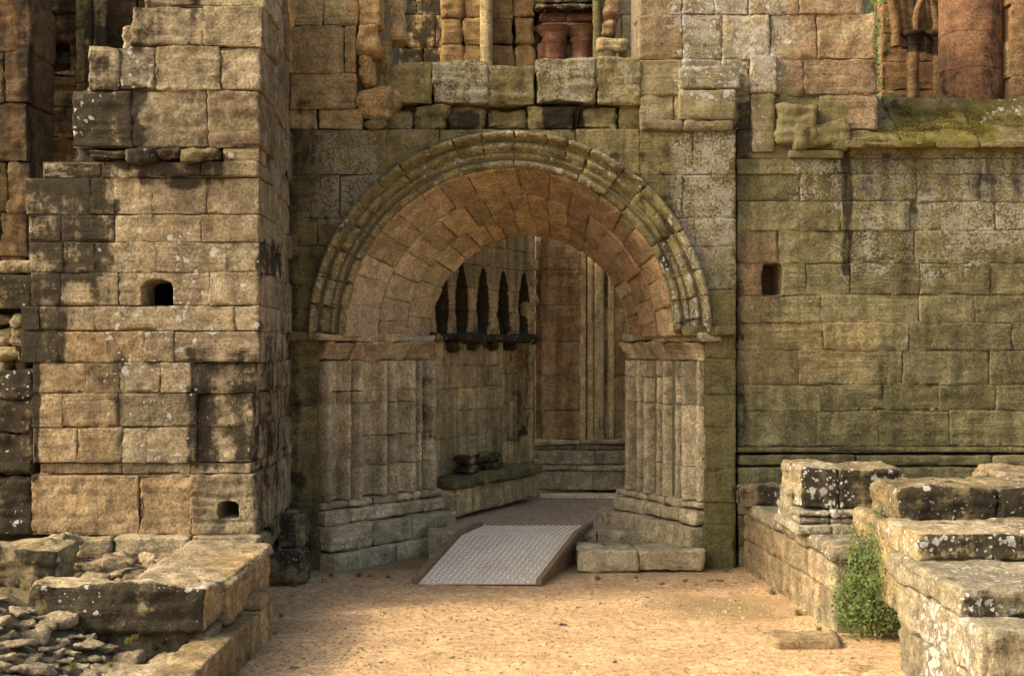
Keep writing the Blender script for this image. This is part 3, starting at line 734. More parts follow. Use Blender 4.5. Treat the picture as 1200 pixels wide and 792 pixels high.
for a, c, t, b in ((107, 150, 174, 190), (150, 185, 176, 191), (186, 215, 174, 189), (215, 262, 177, 190)):
    S.add(X(a, YP), X(c, YP), Z(b, YP), Z(t, YP), -.3, RNG.uniform(.06, .11), front(YP), r=.035, amp=.025, res=.018, jit=.015, lump=.03, k=.5, gap=.001)
courses_px(S, YP, [(174, 189, [262, 304])], depth=.3, amp=.01)
S.build('string_course', [M_dark], pier)
S = Stones(); Y = 10.62
courses_px(S, Y, [(629, 656, [88, 132, 222, 308])], depth=.4, amp=.018, r=.03, lump=.02, res=.025)
S.build('base_course', [M_pier], pier, masks=[('k', 300, 630, 312, 660, .4, 6)])

# black rough wall running off to the left of the pier
bw = thing('rough_wall', 'black crusted rough wall running left from the pale buttress', 'wall', (X(-20, 11.05), 11.05, .5))
S = Stones(); Y = 11.05
courses_px(S, Y, [(322, 364, [-150, -60, 38]), (432, 468, [-150, -70, -20, 40]), (468, 508, [-150, -90, -30, 40]), (508, 556, [-150, -50, 40]), (558, 628, [-150, -45, 38])],
           depth=.5, amp=.022, r=.03, lump=.03, k=.55, res=.025)
courses_px(S, Y, [(306, 321, [-150, -80, -30, 35])], depth=.6, out=-.05, amp=.022, r=.04, lump=.03, res=.025)
for py in (366, 380, 394, 408, 420):
    x = -150
    while x < 22:
        wd = RNG.uniform(16, 38); S.add(X(x, Y), X(min(x+wd, 26), Y), Z(py+15, Y), Z(py+RNG.uniform(-2, 3), Y), -.4, RNG.uniform(-.12, .0), front(Y), r=.04, amp=.025, res=.025, lump=.04, jit=.03, k=.1, gap=.004); x += wd
S.box(X(-150, Y), X(36, Y), 11.4, 12.0, .3, Z(325, Y), 1)
S.build('stonework', [M_dark, M_mort], bw)

# ================================================================== BACKGROUND RUINS
bg = thing('ruined_tower', 'dim red and grey ruin wall with a square opening, behind the left buttress', 'wall', (X(70, 17), 17, 0))
S = Stones(); Y = 17.0
zs = list(np.linspace(0, 9.2, 22))
courses(S, front(Y), X(-120, Y), X(92, Y), zs, .35, .7, amp=.02, r=.02, lump=.03, res=.028, off=.02,
        warp=lambda W_: pit(X(53, Y), X(83, Y), Z(83, Y), Z(48, Y), .35, yf=Y)(W_))
S.box(X(-120, Y), X(330, Y), 17.35, 18, 0, 9.2, 1)
courses(S, front(Y+.2), X(92, Y), X(330, Y), zs, .4, .8, amp=.02, r=.03, lump=.03, res=.05)
S.build('stonework', [M_dim, M_mort], bg, masks=[('k', -100, -60, 120, 300, .28, 15), ('k', 0, 270, 60, 320, .7, 15), ('g', 30, 0, 110, 270, .3, 30), ('k', 85, 0, 110, 300, .4, 15), ('r', -100, 0, 40, 300, .2, 15), ('o', 40, 90, 90, 250, .35, 20)])  # wide black mask dims the whole wall too, standing for shade
S = Stones()
for zi in range(0, 12): S.add(X(88, 16.8), X(112, 16.8), zi*.75, zi*.75+.745, -.3, 0, front(16.8), r=.03, amp=.012, res=.04)
S.build('pilaster', [M_facade], bg)
S = Stones()
for px, r in ((104, .06), (113, .045), (120, .06)): tube(S, [(X(px, 16.75), 16.75, z) for z in np.linspace(0, 9.2, 50)], r, amp=.01)
S.build('shaft', [M_mould], bg, masks=[('k', 90, 0, 130, 300, .5, 8)])
S = Stones(); courses_px(S, 15.8, [(-120, -70, [-90, -10, 33]), (-70, 0, [-90, 0, 30]), (0, 60, [-90, -20, 36]), (60, 120, [-90, 5, 34]), (120, 190, [-90, -10, 32]), (190, 250, [-90, 8, 35]), (250, 300, [-90, 0, 33]), (300, 620, [-90, 0, 33])],
                           depth=.9, amp=.02, r=.02, lump=.03, res=.03)
S.build('respond', [M_dim], bg, masks=[('k', -90, -100, 40, 320, .28, 10), ('k', 20, 0, 36, 320, .4, 8)])  # wide black mask again puts shade into the colour

mb = thing('ruined_transept', 'weathered ochre and red wall with piers and capitals, beyond the parapet over the arch', 'wall', (X(600, 19), 19, 0))
S = Stones(); Y = 19.5
zs = list(np.linspace(4.5, 8.2, 8))
courses(S, front(Y), X(440, Y), X(760, Y), zs, .4, .75, amp=.02, r=.025, res=.045)
S.box(X(435, Y), X(1075, Y), 19.85, 20.3, 0, 8.2, 1)
S.box(X(465, Y), X(755, Y), 19.75, 20.3, 0, 4.5, 1)
S.build('stonework', [M_pass, M_mort], mb, masks=[('k', 470, 0, 516, 90, .6, 10), ('p', 728, 0, 760, 80, .5, 10)])
S = Stones(); Y = 18.6
rw_ = [(-110, -55), (-55, -22), (-22, 21), (21, 52), (52, 90), (90, 130)]
for t, b in rw_:
    courses_px(S, Y, [(t, b, [517, 543, 566])], depth=.9, amp=.02, r=.05, lump=.03, jit=.01)
    courses_px(S, Y+.25, [(t, b, [574, 602, 626])], depth=.8, amp=.025, r=.06, lump=.05, jit=.02)
S.build('respond', [stone('sandstone_orange', (.33, .205, .095), (.27, .16, .075), (.35, .22, .10), black=-.1, moss=-.15, pale=-.1)], mb, masks=[('k', 555, 0, 568, 80, .3, 6), ('g', 600, 0, 630, 80, .3, 8)])
S = Stones(); vcol(S, 570, Y, -110, 130, .10, seg=14); S.build('shaft', [M_pass], mb)
S = Stones(); Y = 18.9
courses_px(S, Y, [(-110, -60, [628, 700]), (-60, -6, [628, 668, 702]), (12, 26, [632, 664, 700]), (50, 90, [629, 655, 690])], depth=.7, amp=.02, r=.05, lump=.03, red=.9)
courses_px(S, Y-.12, [(26, 34, [634, 690])], depth=.7, amp=.02, r=.03, red=.9)
S.build('red_masonry', [M_red], mb)
S = Stones(); courses_px(S, Y-.22, [(-5, 3, [626, 660, 704]), (4, 10, [628, 704])], depth=.8, amp=.018, r=.03, lump=.02, k=.5); S.build('cornice', [M_dark], mb)
for px in (650, 682):
    S = Stones(); tube(S, [(X(px, Y), Y-.05, Z(q, Y)) for q in (90, 52, 50, 46, 40, 35)], [.17, .17, .21, .18, .25, .32], amp=.01, attr=(.4, .4, 0, 0, 0, .9)); S.build('capital', [M_red], mb)
S = Stones(); vcol(S, 700, 18.6, -110, 100, .07, attr=(.5, .5, .0, .5)); vcol(S, 712, 18.5, 62, 100, .16, attr=(.5, .5, .3, .3)); S.build('shaft', [M_facade], mb)
S = Stones(); courses_px(S, 18.35, [(44, 60, [700, 738])], depth=.8, amp=.03, r=.07, lump=.04, k=.35); courses_px(S, 18.4, [(60, 90, [703, 727])], depth=.6, amp=.02, r=.06, k=.3)
courses_px(S, 18.5, [(-5, 22, [708, 729]), (22, 43, [700, 722])], depth=.6, amp=.03, r=.09, lump=.05, red=.7, g=.2); S.build('corbel', [M_pass], mb)

# ================================================================== PASSAGE BEYOND THE ARCH
iw = thing('arcaded_wall', 'passage wall seen through the arch, with dark pointed niches above a broken ledge', 'wall', (-.3, 15.8, .34))
A0, A1 = np.array([-1.02, 14.75]), np.array([.30, 17.25]); dd = A1-A0; LI = float(np.linalg.norm(dd)); im = plane((A0[0], A0[1], 0), (dd[0], dd[1], 0))
def pxu(px):     # wall coordinate seen in photo column px
    k_ = (px-600)/F; return float((k_*A0[1]-A0[0])/(dd[0]-k_*dd[1])*LI)
S = Stones()
S_lo = [.34, .62, .95, 1.22, 1.55, 1.84, 2.12, 2.42]
courses(S, im, -.3, pxu(589), S_lo, .26, .5, amp=.010, res=.03, off=.008)
courses(S, im, -.3, LI, [3.68, 3.95, 4.25], .3, .6, amp=.014, off=.012)
nich = [pxu(q) for q in (518, 541, 566, 590, 614)]
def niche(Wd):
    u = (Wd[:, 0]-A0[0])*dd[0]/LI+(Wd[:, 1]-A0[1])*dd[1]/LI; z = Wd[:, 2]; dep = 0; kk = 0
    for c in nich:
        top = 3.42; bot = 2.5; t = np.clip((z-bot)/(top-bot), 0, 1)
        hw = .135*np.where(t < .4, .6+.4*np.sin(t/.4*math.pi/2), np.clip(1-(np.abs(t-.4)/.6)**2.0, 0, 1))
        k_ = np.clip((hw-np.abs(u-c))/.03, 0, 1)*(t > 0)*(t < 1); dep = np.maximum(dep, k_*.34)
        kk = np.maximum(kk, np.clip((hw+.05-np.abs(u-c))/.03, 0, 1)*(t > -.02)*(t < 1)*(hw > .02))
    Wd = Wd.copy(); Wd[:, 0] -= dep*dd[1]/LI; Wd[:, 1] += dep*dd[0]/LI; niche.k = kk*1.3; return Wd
for z0, z1 in ((2.52, 2.82), (2.82, 3.12), (3.12, 3.42), (3.42, 3.68)):
    us = split(-.3, LI, .35, .6)
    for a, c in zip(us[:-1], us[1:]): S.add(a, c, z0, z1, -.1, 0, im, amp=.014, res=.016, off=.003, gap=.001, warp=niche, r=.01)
# recessed dark panel and its right jamb
courses(S, lambda q: im(q-np.array([0, 0, .16])), pxu(587), pxu(622), [.5, 1.05, 1.6, 2.0, 2.42], .3, .6, amp=.012, k=.12)
courses(S, im, pxu(619), LI+.02, [.34, .75, 1.1, 1.5, 1.9, 2.3, 2.52, 2.8, 3.1, 3.4, 3.68], .1, .4, amp=.016, lump=.015)
for z in (2.72, 2.95, 3.2, 3.45): S.add(LI-.1, LI+.05, z, z+.14, -.2, .07, im, r=.05, amp=.03, lump=.04, k=.3)
V = [(*(A0-.3*dd/LI+np.array([-dd[1], dd[0]])/LI*o), z) for o in (.42, .9) for z in (.2, 4.25)]+[(*(A1+np.array([-dd[1], dd[0]])/LI*o), z) for o in (.42, .9) for z in (.2, 4.25)]
S.mesh(V, [(0, 1, 5, 4), (2, 6, 7, 3), (0, 2, 3, 1), (4, 5, 7, 6), (1, 3, 7, 5)], 1)
S.build('stonework', [M_pass, M_mort], iw, masks=[('k', 505, 365, 620, 385, .3, 10), ('g', 520, 270, 620, 330, .5, 20), ('p', 512, 390, 590, 520, .45, 10), ('k', 588, 380, 616, 545, .35, 8),
    ('k', 510, 380, 600, 405, .4, 8), ('g', 505, 500, 560, 570, .4, 12), ('r', 510, 300, 600, 380, .3, 15)])
S = Stones(); us = split(-.3, pxu(625), .2, .4)
for a, c in zip(us[:-1], us[1:]): S.add(a, c, 2.425, 2.52, -.2, RNG.uniform(.08, .16), im, r=.025, amp=.022, lump=.03, res=.02, k=.5, gap=0)
for c in nich[:-1]: S.add(c+.12, c+.26, 2.30, 2.43, -.1, .12, im, r=.05, amp=.025, lump=.03, k=.5, res=.025)
S.build('ledge', [M_dark], iw)

be = thing('stone_bench', 'low stone bench with mossy edge along the passage wall', 'bench', (-.1, 15.4, .34))
S = Stones(); B0, B1 = np.array([-.66, 14.4]), np.array([.40, 16.45]); bd = B1-B0; LB = float(np.linalg.norm(bd)); bm = plane((B0[0], B0[1], 0), bd.tolist()+[0])
us = split(0, LB, .4, .7)
for a, c in zip(us[:-1], us[1:]): S.add(a, c, .34, .66, -.5, -.06, bm, amp=.016, r=.03, lump=.02, k=.3)
S.build('riser', [M_pass], be)
S = Stones(); us = split(-.02, LB+.03, .35, .75)
for a, c in zip(us[:-1], us[1:]): S.add(a, c, .66, .78, -.65, RNG.uniform(0, .05), bm, amp=.02, r=.04, lump=.025, k=.2, g=.35, res=.025)
S.build('seat_slab', [M_facade], be)
for i, (px, w_, lab) in enumerate(((534, .26, 'broken mossy shaft base at the near end of the passage bench'), (560, .28, 'broken shaft base further along the passage bench'))):
    u = pxu(px); S = Stones()
    S.add(u-w_/2, u+w_/2, .785, .87, .02, .30, im, r=.03, amp=.02, lump=.02, k=.45); S.add(u-w_*.42, u+w_*.4, .875, 1.0, .03, .27, im, r=.05, amp=.025, lump=.03, k=.45)
    tag(S.build('shaft_base', [M_dark]), lab, 'stone base')

pb = thing('passage_end_wall', 'brown end wall with tall pilasters and moulded base at the back of the passage', 'wall', (1.0, 17.5, .34))
S = Stones(); Y = 17.5
zs = [.34, .5]+[1.05, 1.45, 1.95, 2.45, 2.95, 3.45, 3.95, 4.45]
courses(S, front(Y), X(628, Y), 4.6, zs[2:], .5, .9, amp=.012, off=.006)
courses(S, front(Y-.16), X(634, Y), X(679, Y), zs[2:], .5, .9, amp=.014, off=.006)
S.box(X(628, Y), 4.6, 17.75, 18.2, .2, 4.45, 1)
S.build('stonework', [stone('sandstone_brown', (.50, .37, .205), (.44, .31, .165), (.48, .335, .175), black=-.06, moss=-.1, pale=-.2, streak=.9), M_mort], pb,
        masks=[('o', 655, 300, 680, 530, .35, 12), ('g', 634, 500, 735, 530, .35, 10), ('r', 636, 280, 680, 520, .4, 12), ('g', 630, 280, 655, 420, .3, 12), ('k', 697, 400, 712, 570, .4, 6)])
S = Stones()
for px, r, g_ in ((648, .05, .0), (660, .05, .0), (681, .075, .1), (692, .05, .15), (702, .075, .05), (716, .045, 0)): tube(S, [(X(px, Y-.08), Y-.08, z) for z in np.linspace(1.0, 4.4, 40)], r, amp=.006, attr=(.28, .9, 0, g_))
S.build('shaft', [M_pass], pb)
S = Stones()
for z0, z1, o in ((.98, 1.05, .24), (.90, .975, .19), (.70, .895, .26), (.62, .695, .33), (.34, .615, .28)):
    us = split(X(626, Y), 4.6, .5, .9)
    for a, c in zip(us[:-1], us[1:]): S.add(a, c, z0, z1, -.1, o, front(Y), amp=.012, r=.02, lump=.01, k=.15, g=.3, off=.012)
S.build('base_moulding', [M_jamb], pb)
S = Stones(); S.add(X(632, 17.0), 3.2, .26, .305, -.32, .18, front(17.0), amp=.006, r=.01, hue=0, val=1)  # added strip; its pale colour stands in for sunlight on the floor
tag(S.build('painted_sun_strip', [stone('sunlit_strip_colour', (.74, .57, .38), (.70, .54, .35), (.76, .6, .4), black=-.4, moss=-.5, pale=-.3, streak=0)]), 'pale strip painted as sunlight across the far end of the passage floor', 'threshold')
S = Stones(); courses(S, plane((2.1, 14.4, 0), (.25, 3.2, 0)), 0, 3.2, [.2, .7, 1.2, 1.7, 2.2, 2.7, 3.2], .5, .9, depth=.3)
# ================================================================== RAMP
rp = thing('access_ramp', 'metal chequer plate ramp with timber kerbs leading up into the arch', 'ramp', (-.3, 12.1, 0))
prf = [(12.05, .02, -.93, .235), (13.28, .305, -.555, .665), (13.95, .315, -.33, .87)]    # Y, z, left X, right X of the plate
def rpt(s, a):           # s across 0..1, a along 0..1
    L1 = 1.28/(1.28+.67)
    if a < L1: k_ = a/L1; p, q = prf[0], prf[1]
    else: k_ = (a-L1)/(1-L1); p, q = prf[1], prf[2]
    y, z, xl, xr = [p[i]+(q[i]-p[i])*k_ for i in range(4)]
    return np.array([xl+(xr-xl)*s, y, z])
V = []; Q = []
for (y, z, xl, xr) in prf: V += [(xl, y, z), (xr, y, z), (xr, y, z-.012), (xl, y, z-.012)]
for i in range(2):
    b = i*4; Q += [[b, b+1, b+5, b+4], [b+1, b+2, b+6, b+5], [b+3, b, b+4, b+7], [b+2, b+3, b+7, b+6]]
Q.append([0, 3, 2, 1])
nx, ny = 20, 34
for i in range(nx):
    for j in range(ny):
        s0 = (i+.5)/nx; a0 = (j+.5)/ny; c = rpt(s0, a0); ex = rpt(min(s0+.01, 1), a0)-rpt(s0, a0); ex /= np.linalg.norm(ex)
        ey = rpt(s0, min(a0+.004, 1))-rpt(s0, a0); ey /= np.linalg.norm(ey); up = np.cross(ex, ey); up /= np.linalg.norm(up)
        d1, d2 = ((ex+ey)*.7, (ex-ey)*.7) if (i+j) % 2 else ((ex-ey)*.7, (ex+ey)*.7)
        b = len(V); V += [c+d1*.027, c+d2*.010, c-d1*.027, c-d2*.010, c+up*.009+d1*.010, c+up*.009-d1*.010]
        Q += [[b, b+1, b+4], [b+1, b+5, b+4], [b+1, b+2, b+5], [b+2, b+3, b+5], [b+3, b+4, b+5], [b+3, b, b+4]]
mesh_obj('deck', V, [list(q) for q in Q], [M_alu, M_alu2], rp, MI=[1 if len(q) == 3 else 0 for q in Q], smooth=False)
def prism(pts, name, mat, parent):
    """pts: list of stations, each four corners"""
    V = [v for st in pts for v in st]; Q = []
    for i in range(len(pts)-1):
        b = i*4
        for j in range(4): Q.append([b+j, b+(j+1) % 4, b+4+(j+1) % 4, b+4+j])
    Q += [[3, 2, 1, 0], [len(V)-4, len(V)-3, len(V)-2, len(V)-1]]
    ob = mesh_obj(name, V, Q, mat, parent, smooth=False)
    bv = ob.modifiers.new('soft_edges', 'BEVEL'); bv.width = .006; bv.segments = 2; return ob
for sgn in (0, 1):
    st = []
    for (y, z, xl, xr) in prf:
        x = xl if sgn == 0 else xr; a, b = (x-.066, x-.001) if sgn == 0 else (x+.001, x+.06)
        st.append([(a, y-.02, z+.045), (b, y-.02, z+.045), (b, y-.02, z-.016), (a, y-.02, z-.016)])
    prism(st, 'kerb', M_wood, rp)
    st = []
    for (y, z, xl, xr) in prf:
        x = xl if sgn == 0 else xr; a, b = (x-.04, x-.006) if sgn == 0 else (x+.006, x+.04)
        st.append([(a, y, z-.018), (b, y, z-.018), (b, y, -.02), (a, y, -.02)])
    prism(st, 'skirt', M_wood, rp)

# ================================================================== LEFT PLATFORM
pf = thing('stone_platform', 'low ruined platform of long weathered blocks in the left foreground', 'platform', (-2.6, 9.3, 0))
S = Stones(); sm = plane((-2.075, 8.95, 0), (.03, 1, 0))
for a, c in ((0, .62), (.62, 1.3)): S.add(a, c, .30, .655, -.5, 0, sm, r=.03, amp=.016, res=.022, lump=.02, jit=.015)
courses(S, plane((-1.97, 7.4, 0), (.01, 1, 0)), 0, 2.5, [-.05, .295], .4, .8, depth=.3, amp=.014, r=.025, lump=.015, off=.02)
S.add(2.1, 2.5, .297, .40, -.2, .0, plane((-1.97, 7.4, 0), (.01, 1, 0)), r=.02, amp=.015, lump=.02)
S.build('side_block', [stone('sandstone_side', (.33, .235, .125), (.27, .19, .10), (.36, .26, .15), black=-.08, moss=-.1, pale=-.02, spots=.1, streak=.8)], pf, masks=[('g', 300, 680, 320, 750, .3, 8)])
S = Stones(); Y = 8.5
S.add(X(28, Y), X(246, Y), .365, .665, -.42, 0, front(Y), r=.035, amp=.022, res=.018, lump=.04, jit=.03, kf=.55)
S.build('edge_block', [M_dark], pf, masks=[('p', 20, 676, 250, 690, .2, 6)])
S = Stones(); S.add(X(118, Y), X(245, Y), .12, .355, -.4, -.03, front(Y), r=.035, amp=.02, res=.02, lump=.03, k=.2)
S.build('under_block', [M_dark], pf)
S = Stones(); Y = 9.35
S.add(X(-60, Y), X(66, Y), .46, .80, -.4, 0, front(Y), r=.04, amp=.025, res=.02, lump=.04, jit=.02, kf=.48)
S.build('end_block', [M_dark], pf)
S = Stones(); S.add(-2.75, -2.06, 8.9, 10.55, -.1, 0, lambda q: np.stack([q[:, 0], q[:, 1], .655+q[:, 2]], 1), r=.03, amp=.02, res=.03, lump=.03, jit=.04)
S.build('top_slab', [M_rub], pf)
S = Stones(); S.add(X(150, 8.0)-.2, X(240, 8.0), 7.2, 8.15, -.15, 0, lambda q: np.stack([q[:, 0], q[:, 1], .23+q[:, 2]], 1), r=.03, amp=.02, res=.03, lump=.03, jit=.04)
S.build('bottom_slab', [M_rub], pf)

# loose rubble: a few shapes, copied stone by stone
protos = []
for i in range(9):
    S = Stones(); a, b, c = RNG.uniform(.8, 1.15), RNG.uniform(.55, .95), RNG.uniform(.35, .6)
    S.add(-a/2, a/2, -b/2, b/2, -c/2, c/2, lambda q: np.stack([q[:, 0], q[:, 1], q[:, 2]], 1), r=.15, amp=.06, res=.045, lump=.09, jit=.16, freq=2.2, strat=.1, gap=0, off=0)
    V = np.concatenate(S.V); V = V*np.array([1, 1, 1.0])
    S.V = [V]; o = S.build('rubble_stone', [M_rub], base=(0, 0, 0)); protos.append(o)
used = [False]*9; pr = random.Random(5)
def put(pt, size, label, group, rot=None, flat=1.0, which=None, name=None):
    i = pr.randrange(9) if which is None else which
    if not used[i]: o = protos[i]; used[i] = True
    else: o = protos[i].copy(); COL.objects.link(o)
    o.location = pt; o.scale = (size, size, size*flat); o.rotation_euler = (pr.uniform(-.25, .25), pr.uniform(-.25, .25), pr.uniform(0, 6.28) if rot is None else rot)
    tag(o, label, 'stone', group); return o
G1 = 'loose rubble stones in the left foreground'; L1 = 'rounded weathered rubble stone in the loose heap at the lower left corner'
pts = []
for tr in range(9000):
    x = pr.uniform(-3.9, -2.3); y = pr.uniform(6.9, 8.4)
    if x > -2.65 and y < 8.2: continue
    s_ = pr.uniform(.14, .32) if pr.random() < .65 else pr.uniform(.07, .13)
    if all((x-a)**2+(y-b)**2 > ((s_+c)*.37)**2 for a, b, c in pts):
        pts.append((x, y, s_)); z = .14+.5*min(1, max(0, -x-2.55))+s_*.12
        put((x, y, z), s_*.95, L1, G1, flat=pr.uniform(.6, .9))
    if len(pts) > 140: break
G2 = 'loose stones on top of the left platform'; L2 = 'weathered stone lying loose on top of the left platform below the buttress'
pts = []
for tr in range(3000):
    x = pr.uniform(-4.6, -2.62); y = pr.uniform(8.98, 10.45)
    if x < -3.4 and y < 9.85: continue
    s_ = pr.uniform(.14, .34) if pr.random() < .65 else pr.uniform(.08, .16)
    if all((x-a)**2+(y-b)**2 > ((s_+c)*.40)**2 for a, b, c in pts):
        pts.append((x, y, s_)); put((x, y, .50+s_*.13), s_*1.1, L2, G2, flat=pr.uniform(.6, .9))
    if len(pts) > 70: break
put((X(60, 10.3), 10.3, .68), .40, 'large pale rounded boulder resting against the foot of the left buttress', None, flat=.6, which=2)
# black blocks lying by the left jamb
for (a, c, t, b, Y, lab) in ((322, 357, 604, 642, 12.3, 'black lichened block, upper of the two by the left jamb'), (314, 357, 646, 684, 12.0, 'black lichened block, lower of the two by the left jamb')):
    S = Stones(); S.add(X(a, Y), X(c, Y), max(Z(b, Y), -.02), Z(t, Y), -.35, 0, front(Y), r=.04, amp=.02, res=.02, lump=.03, jit=.02, k=.3)
    tag(S.build('fallen_block', [M_dark]), lab, 'stone block')
S = Stones(); Y = 12.25
S.add(X(318, Y), X(350, Y), Z(605, Y)-.32, Z(607, Y)-.0, -.7, -.38, front(Y), r=.05, amp=.03, lump=.04, k=.4)
S.add(X(306, Y), X(345, Y), 0, .36, -.6, -.06, front(Y), r=.05, amp=.03, lump=.04, k=.4)
tag(S.build('rough_footing', [M_dark]), 'rough dark footing between the left buttress and the arch', 'stonework')

# ================================================================== RIGHT LOW WALLS
lw = thing('low_wall', 'low mossy wall running out from the arch beside the gravel on the right', 'wall', (2.6, 11.4, 0))
W0, W1 = (2.46, 12.95), (2.66, 10.05); LW = math.hypot(.2, 2.9)
S = Stones(); wm = plane((W1[0]-0, W1[1], 0), (W0[0]-W1[0], W0[1]-W1[1], 0))
wm2 = plane((W0[0], W0[1], 0), (W1[0]-W0[0], W1[1]-W0[1], 0))
courses(S, wm2, 0, LW, [-.05, .32, .58], .35, .7, depth=.35, amp=.016, r=.025, lump=.015)
fm = front(10.05)
S.add(2.68, 3.0, .33, .56, -.4, .0, fm, r=.07, amp=.02, lump=.03, res=.02); S.add(2.66, 3.0, -.05, .325, -.4, -.02, fm, r=.04, amp=.02, lump=.02)
courses(S, fm, 3.0, 4.3, [-.05, .3, .57], .4, .7, depth=.4, amp=.02, r=.03)
S.box(2.75, 4.4, 10.3, 12.9, -.1, .55, 1)
S.build('stonework', [M_low, M_mort], lw, masks=[('g', 870, 590, 900, 640, .4, 12), ('o', 875, 590, 960, 700, .3, 20)])
S = Stones(); us = split(0, LW+.05, .35, .6)
for a, c in zip(us[:-1], us[1:]): S.add(a, c, .585, .72, -.45, .035, wm2, r=.045, amp=.018, res=.02, lump=.015, g=.1, p=.3)
us = [2.62, 2.98, 3.35, 3.75]
for a, c in zip(us[:-1], us[1:]):
    S.add(a, c, .575, .66, -.5, .05, fm, r=.035, amp=.018, res=.02, lump=.02, p=.5, gap=.002); S.add(a+.02, c+.02, .665, .735, -.5, .0, fm, r=.03, amp=.018, res=.02, lump=.02, p=.3)
S.build('coping', [M_low], lw)
S = Stones(); S.add(X(868, 12.6), X(936, 12.6), .68, .92, -.35, 0, front(12.6), r=.04, amp=.02, lump=.03, k=.3, g=.3)
tag(S.build('dark_block', [M_dark]), 'dark mossy block on the low wall against the green wall base', 'stone block')

ps = thing('pier_stump', 'squared stump of a pier with white lichen on moulded base, on the low wall', 'pier stump', (3.05, 11.1, .68))
S = Stones(); Y = 10.75
for a, c in ((938, 985), (985, 1058)):
    S.add(X(a, Y), X(c, Y), Z(597, Y), Z(549, Y), -.75, 0, front(Y), r=.03, amp=.02, res=.02, lump=.02, k=.0, kf=.48, p=.25, jit=.015)
S.build('block', [M_dark], ps, masks=[('p', 935, 545, 975, 600, .5, 10)])
S = Stones()
for z0, z1, o in ((.70, .79, .12), (.79, .85, .03), (.85, .915, .06)):
    us = [X(936, Y)-o*.5, X(972, Y), X(1012, Y), X(1054, Y)]
    for a, c in zip(us[:-1], us[1:]): S.add(a, c, z0, z1, -.75, o, front(Y), r=.03, amp=.014, res=.02, lump=.015, p=.8, gap=.002)
S.build('base', [M_low], ps)
S = Stones(); S.add(X(922, 11.0), X(936, 11.0), .70, 1.08, -.3, 0, front(11.0), r=.04, amp=.02, lump=.03, p=.3)
tag(S.build('upright_stone', [M_low]), 'small upright stone leaning against the left side of the pier stump', 'stone block')

sw = thing('stepped_wall', 'stepped wall of thick lichen spotted slabs in the right foreground', 'wall', (3.3, 8.2, 0))
S = Stones()
sd_ = plane((2.80, 8.85, 0), (.0, -1, 0)); Y = 7.25
courses(S, sd_, 0, 1.57, [-.05, .33, .655], .4, .8, depth=.4, amp=.016, r=.03, lump=.02)
courses(S, front(Y), 2.83, 4.4, [-.05, .33, .655], .5, .9, depth=.4, amp=.02, r=.035, lump=.02, k=.2)
S.build('stonework', [M_low], sw, masks=[('p', 1090, 690, 1150, 790, .5, 15), ('g', 1050, 740, 1110, 760, .4, 8)])
def slab(name, x0, x1, y0, y1, z0, z1, mat, **kw):
    S = Stones(); xs = split(x0, x1, .7, 1.2)
    for a, c in zip(xs[:-1], xs[1:]): S.add(a, c, z0, z1, -(y1-y0), 0, front(y0), res=.02, **kw)
    return S.build(name, [mat], sw)
slab('lower_slab', 2.77, 4.5, 7.55, 9.0, .66, .835, M_low, r=.03, amp=.02, lump=.02, kf=.3, p=.35)
slab('upper_slab', 2.84, 4.6, 8.55, 9.3, .838, 1.035, M_dark, r=.022, amp=.02, lump=.018, p=.5, kf=.5)
slab('top_slab', 3.0, 4.9, 9.45, 10.2, .95, 1.25, M_dark, r=.035, amp=.026, lump=.03, kf=.5, p=.15)
slab('back_fill', 2.95, 4.9, 9.1, 10.6, .3, .96, M_dark, r=.04, amp=.02)
for (px, py, Y, s_, lab) in ((1185, 552, 11.2, .6, 'flat brown boulder on the terrace at the right edge, beneath the green wall'), (1115, 576, 10.4, .5, 'flat grey boulder lying behind the stepped slabs'),
                             (1190, 560, 10.7, .45, 'small round boulder lying in front of the flat brown boulder')):
    put((X(px, Y), Y, Z(py, Y)), s_, lab, None, flat=.45, rot=.3)
for j, z in enumerate((.66,)):
    pass

# flagstones let into the gravel
G3 = 'flagstones let into the gravel'
fl = [(1.28, 1.95, 8.55, 9.0), (1.98, 2.72, 8.8, 9.45), (1.55, 2.2, 8.05, 8.5), (2.24, 2.78, 8.15, 8.74), (1.9, 2.75, 7.4, 8.0), (1.0, 1.85, 7.5, 7.95), (2.05, 2.6, 9.5, 9.95)]
FL = ['long narrow flagstone at the left edge of the paving, let into the gravel', 'broad flagstone in the gravel in front of the shrub', 'middle flagstone of the worn paving at the bottom right',
      'flagstone tight against the foot of the stepped wall', 'wide near flagstone at the bottom edge, beside the stepped wall', 'wide near flagstone at the bottom edge, out in the gravel', 'small flagstone half buried beside the low wall end']
for (a, c, y0, y1), lab in zip(fl, FL):
    S = Stones(); S.add(a, c, y0, y1, -.15, 0, lambda q: np.stack([q[:, 0], q[:, 1], .002+q[:, 2]], 1), r=.02, amp=.022, res=.022, lump=.028, jit=.05, freq=5)
    tag(S.build('flagstone', [M_flag]), lab, 'flagstone', G3)

# small stones strewn along the wall foot
pr = random.Random(21); GW = 'small stones strewn on the gravel'
for i in range(46):
    if i < 26: x, y = pr.uniform(-1.95, 2.3), pr.uniform(12.15, 12.55)
    else: x, y = pr.uniform(-1.7, 2.5), pr.uniform(8.0, 12.2)
    if -1.3 < x < .9 and y > 11.9: continue
    if x > .85 and y > 12.3: y -= .25
    put((x, y, .005), pr.uniform(.025, .075), 'small loose stone lying on the sandy gravel of the courtyard', GW, flat=.7)
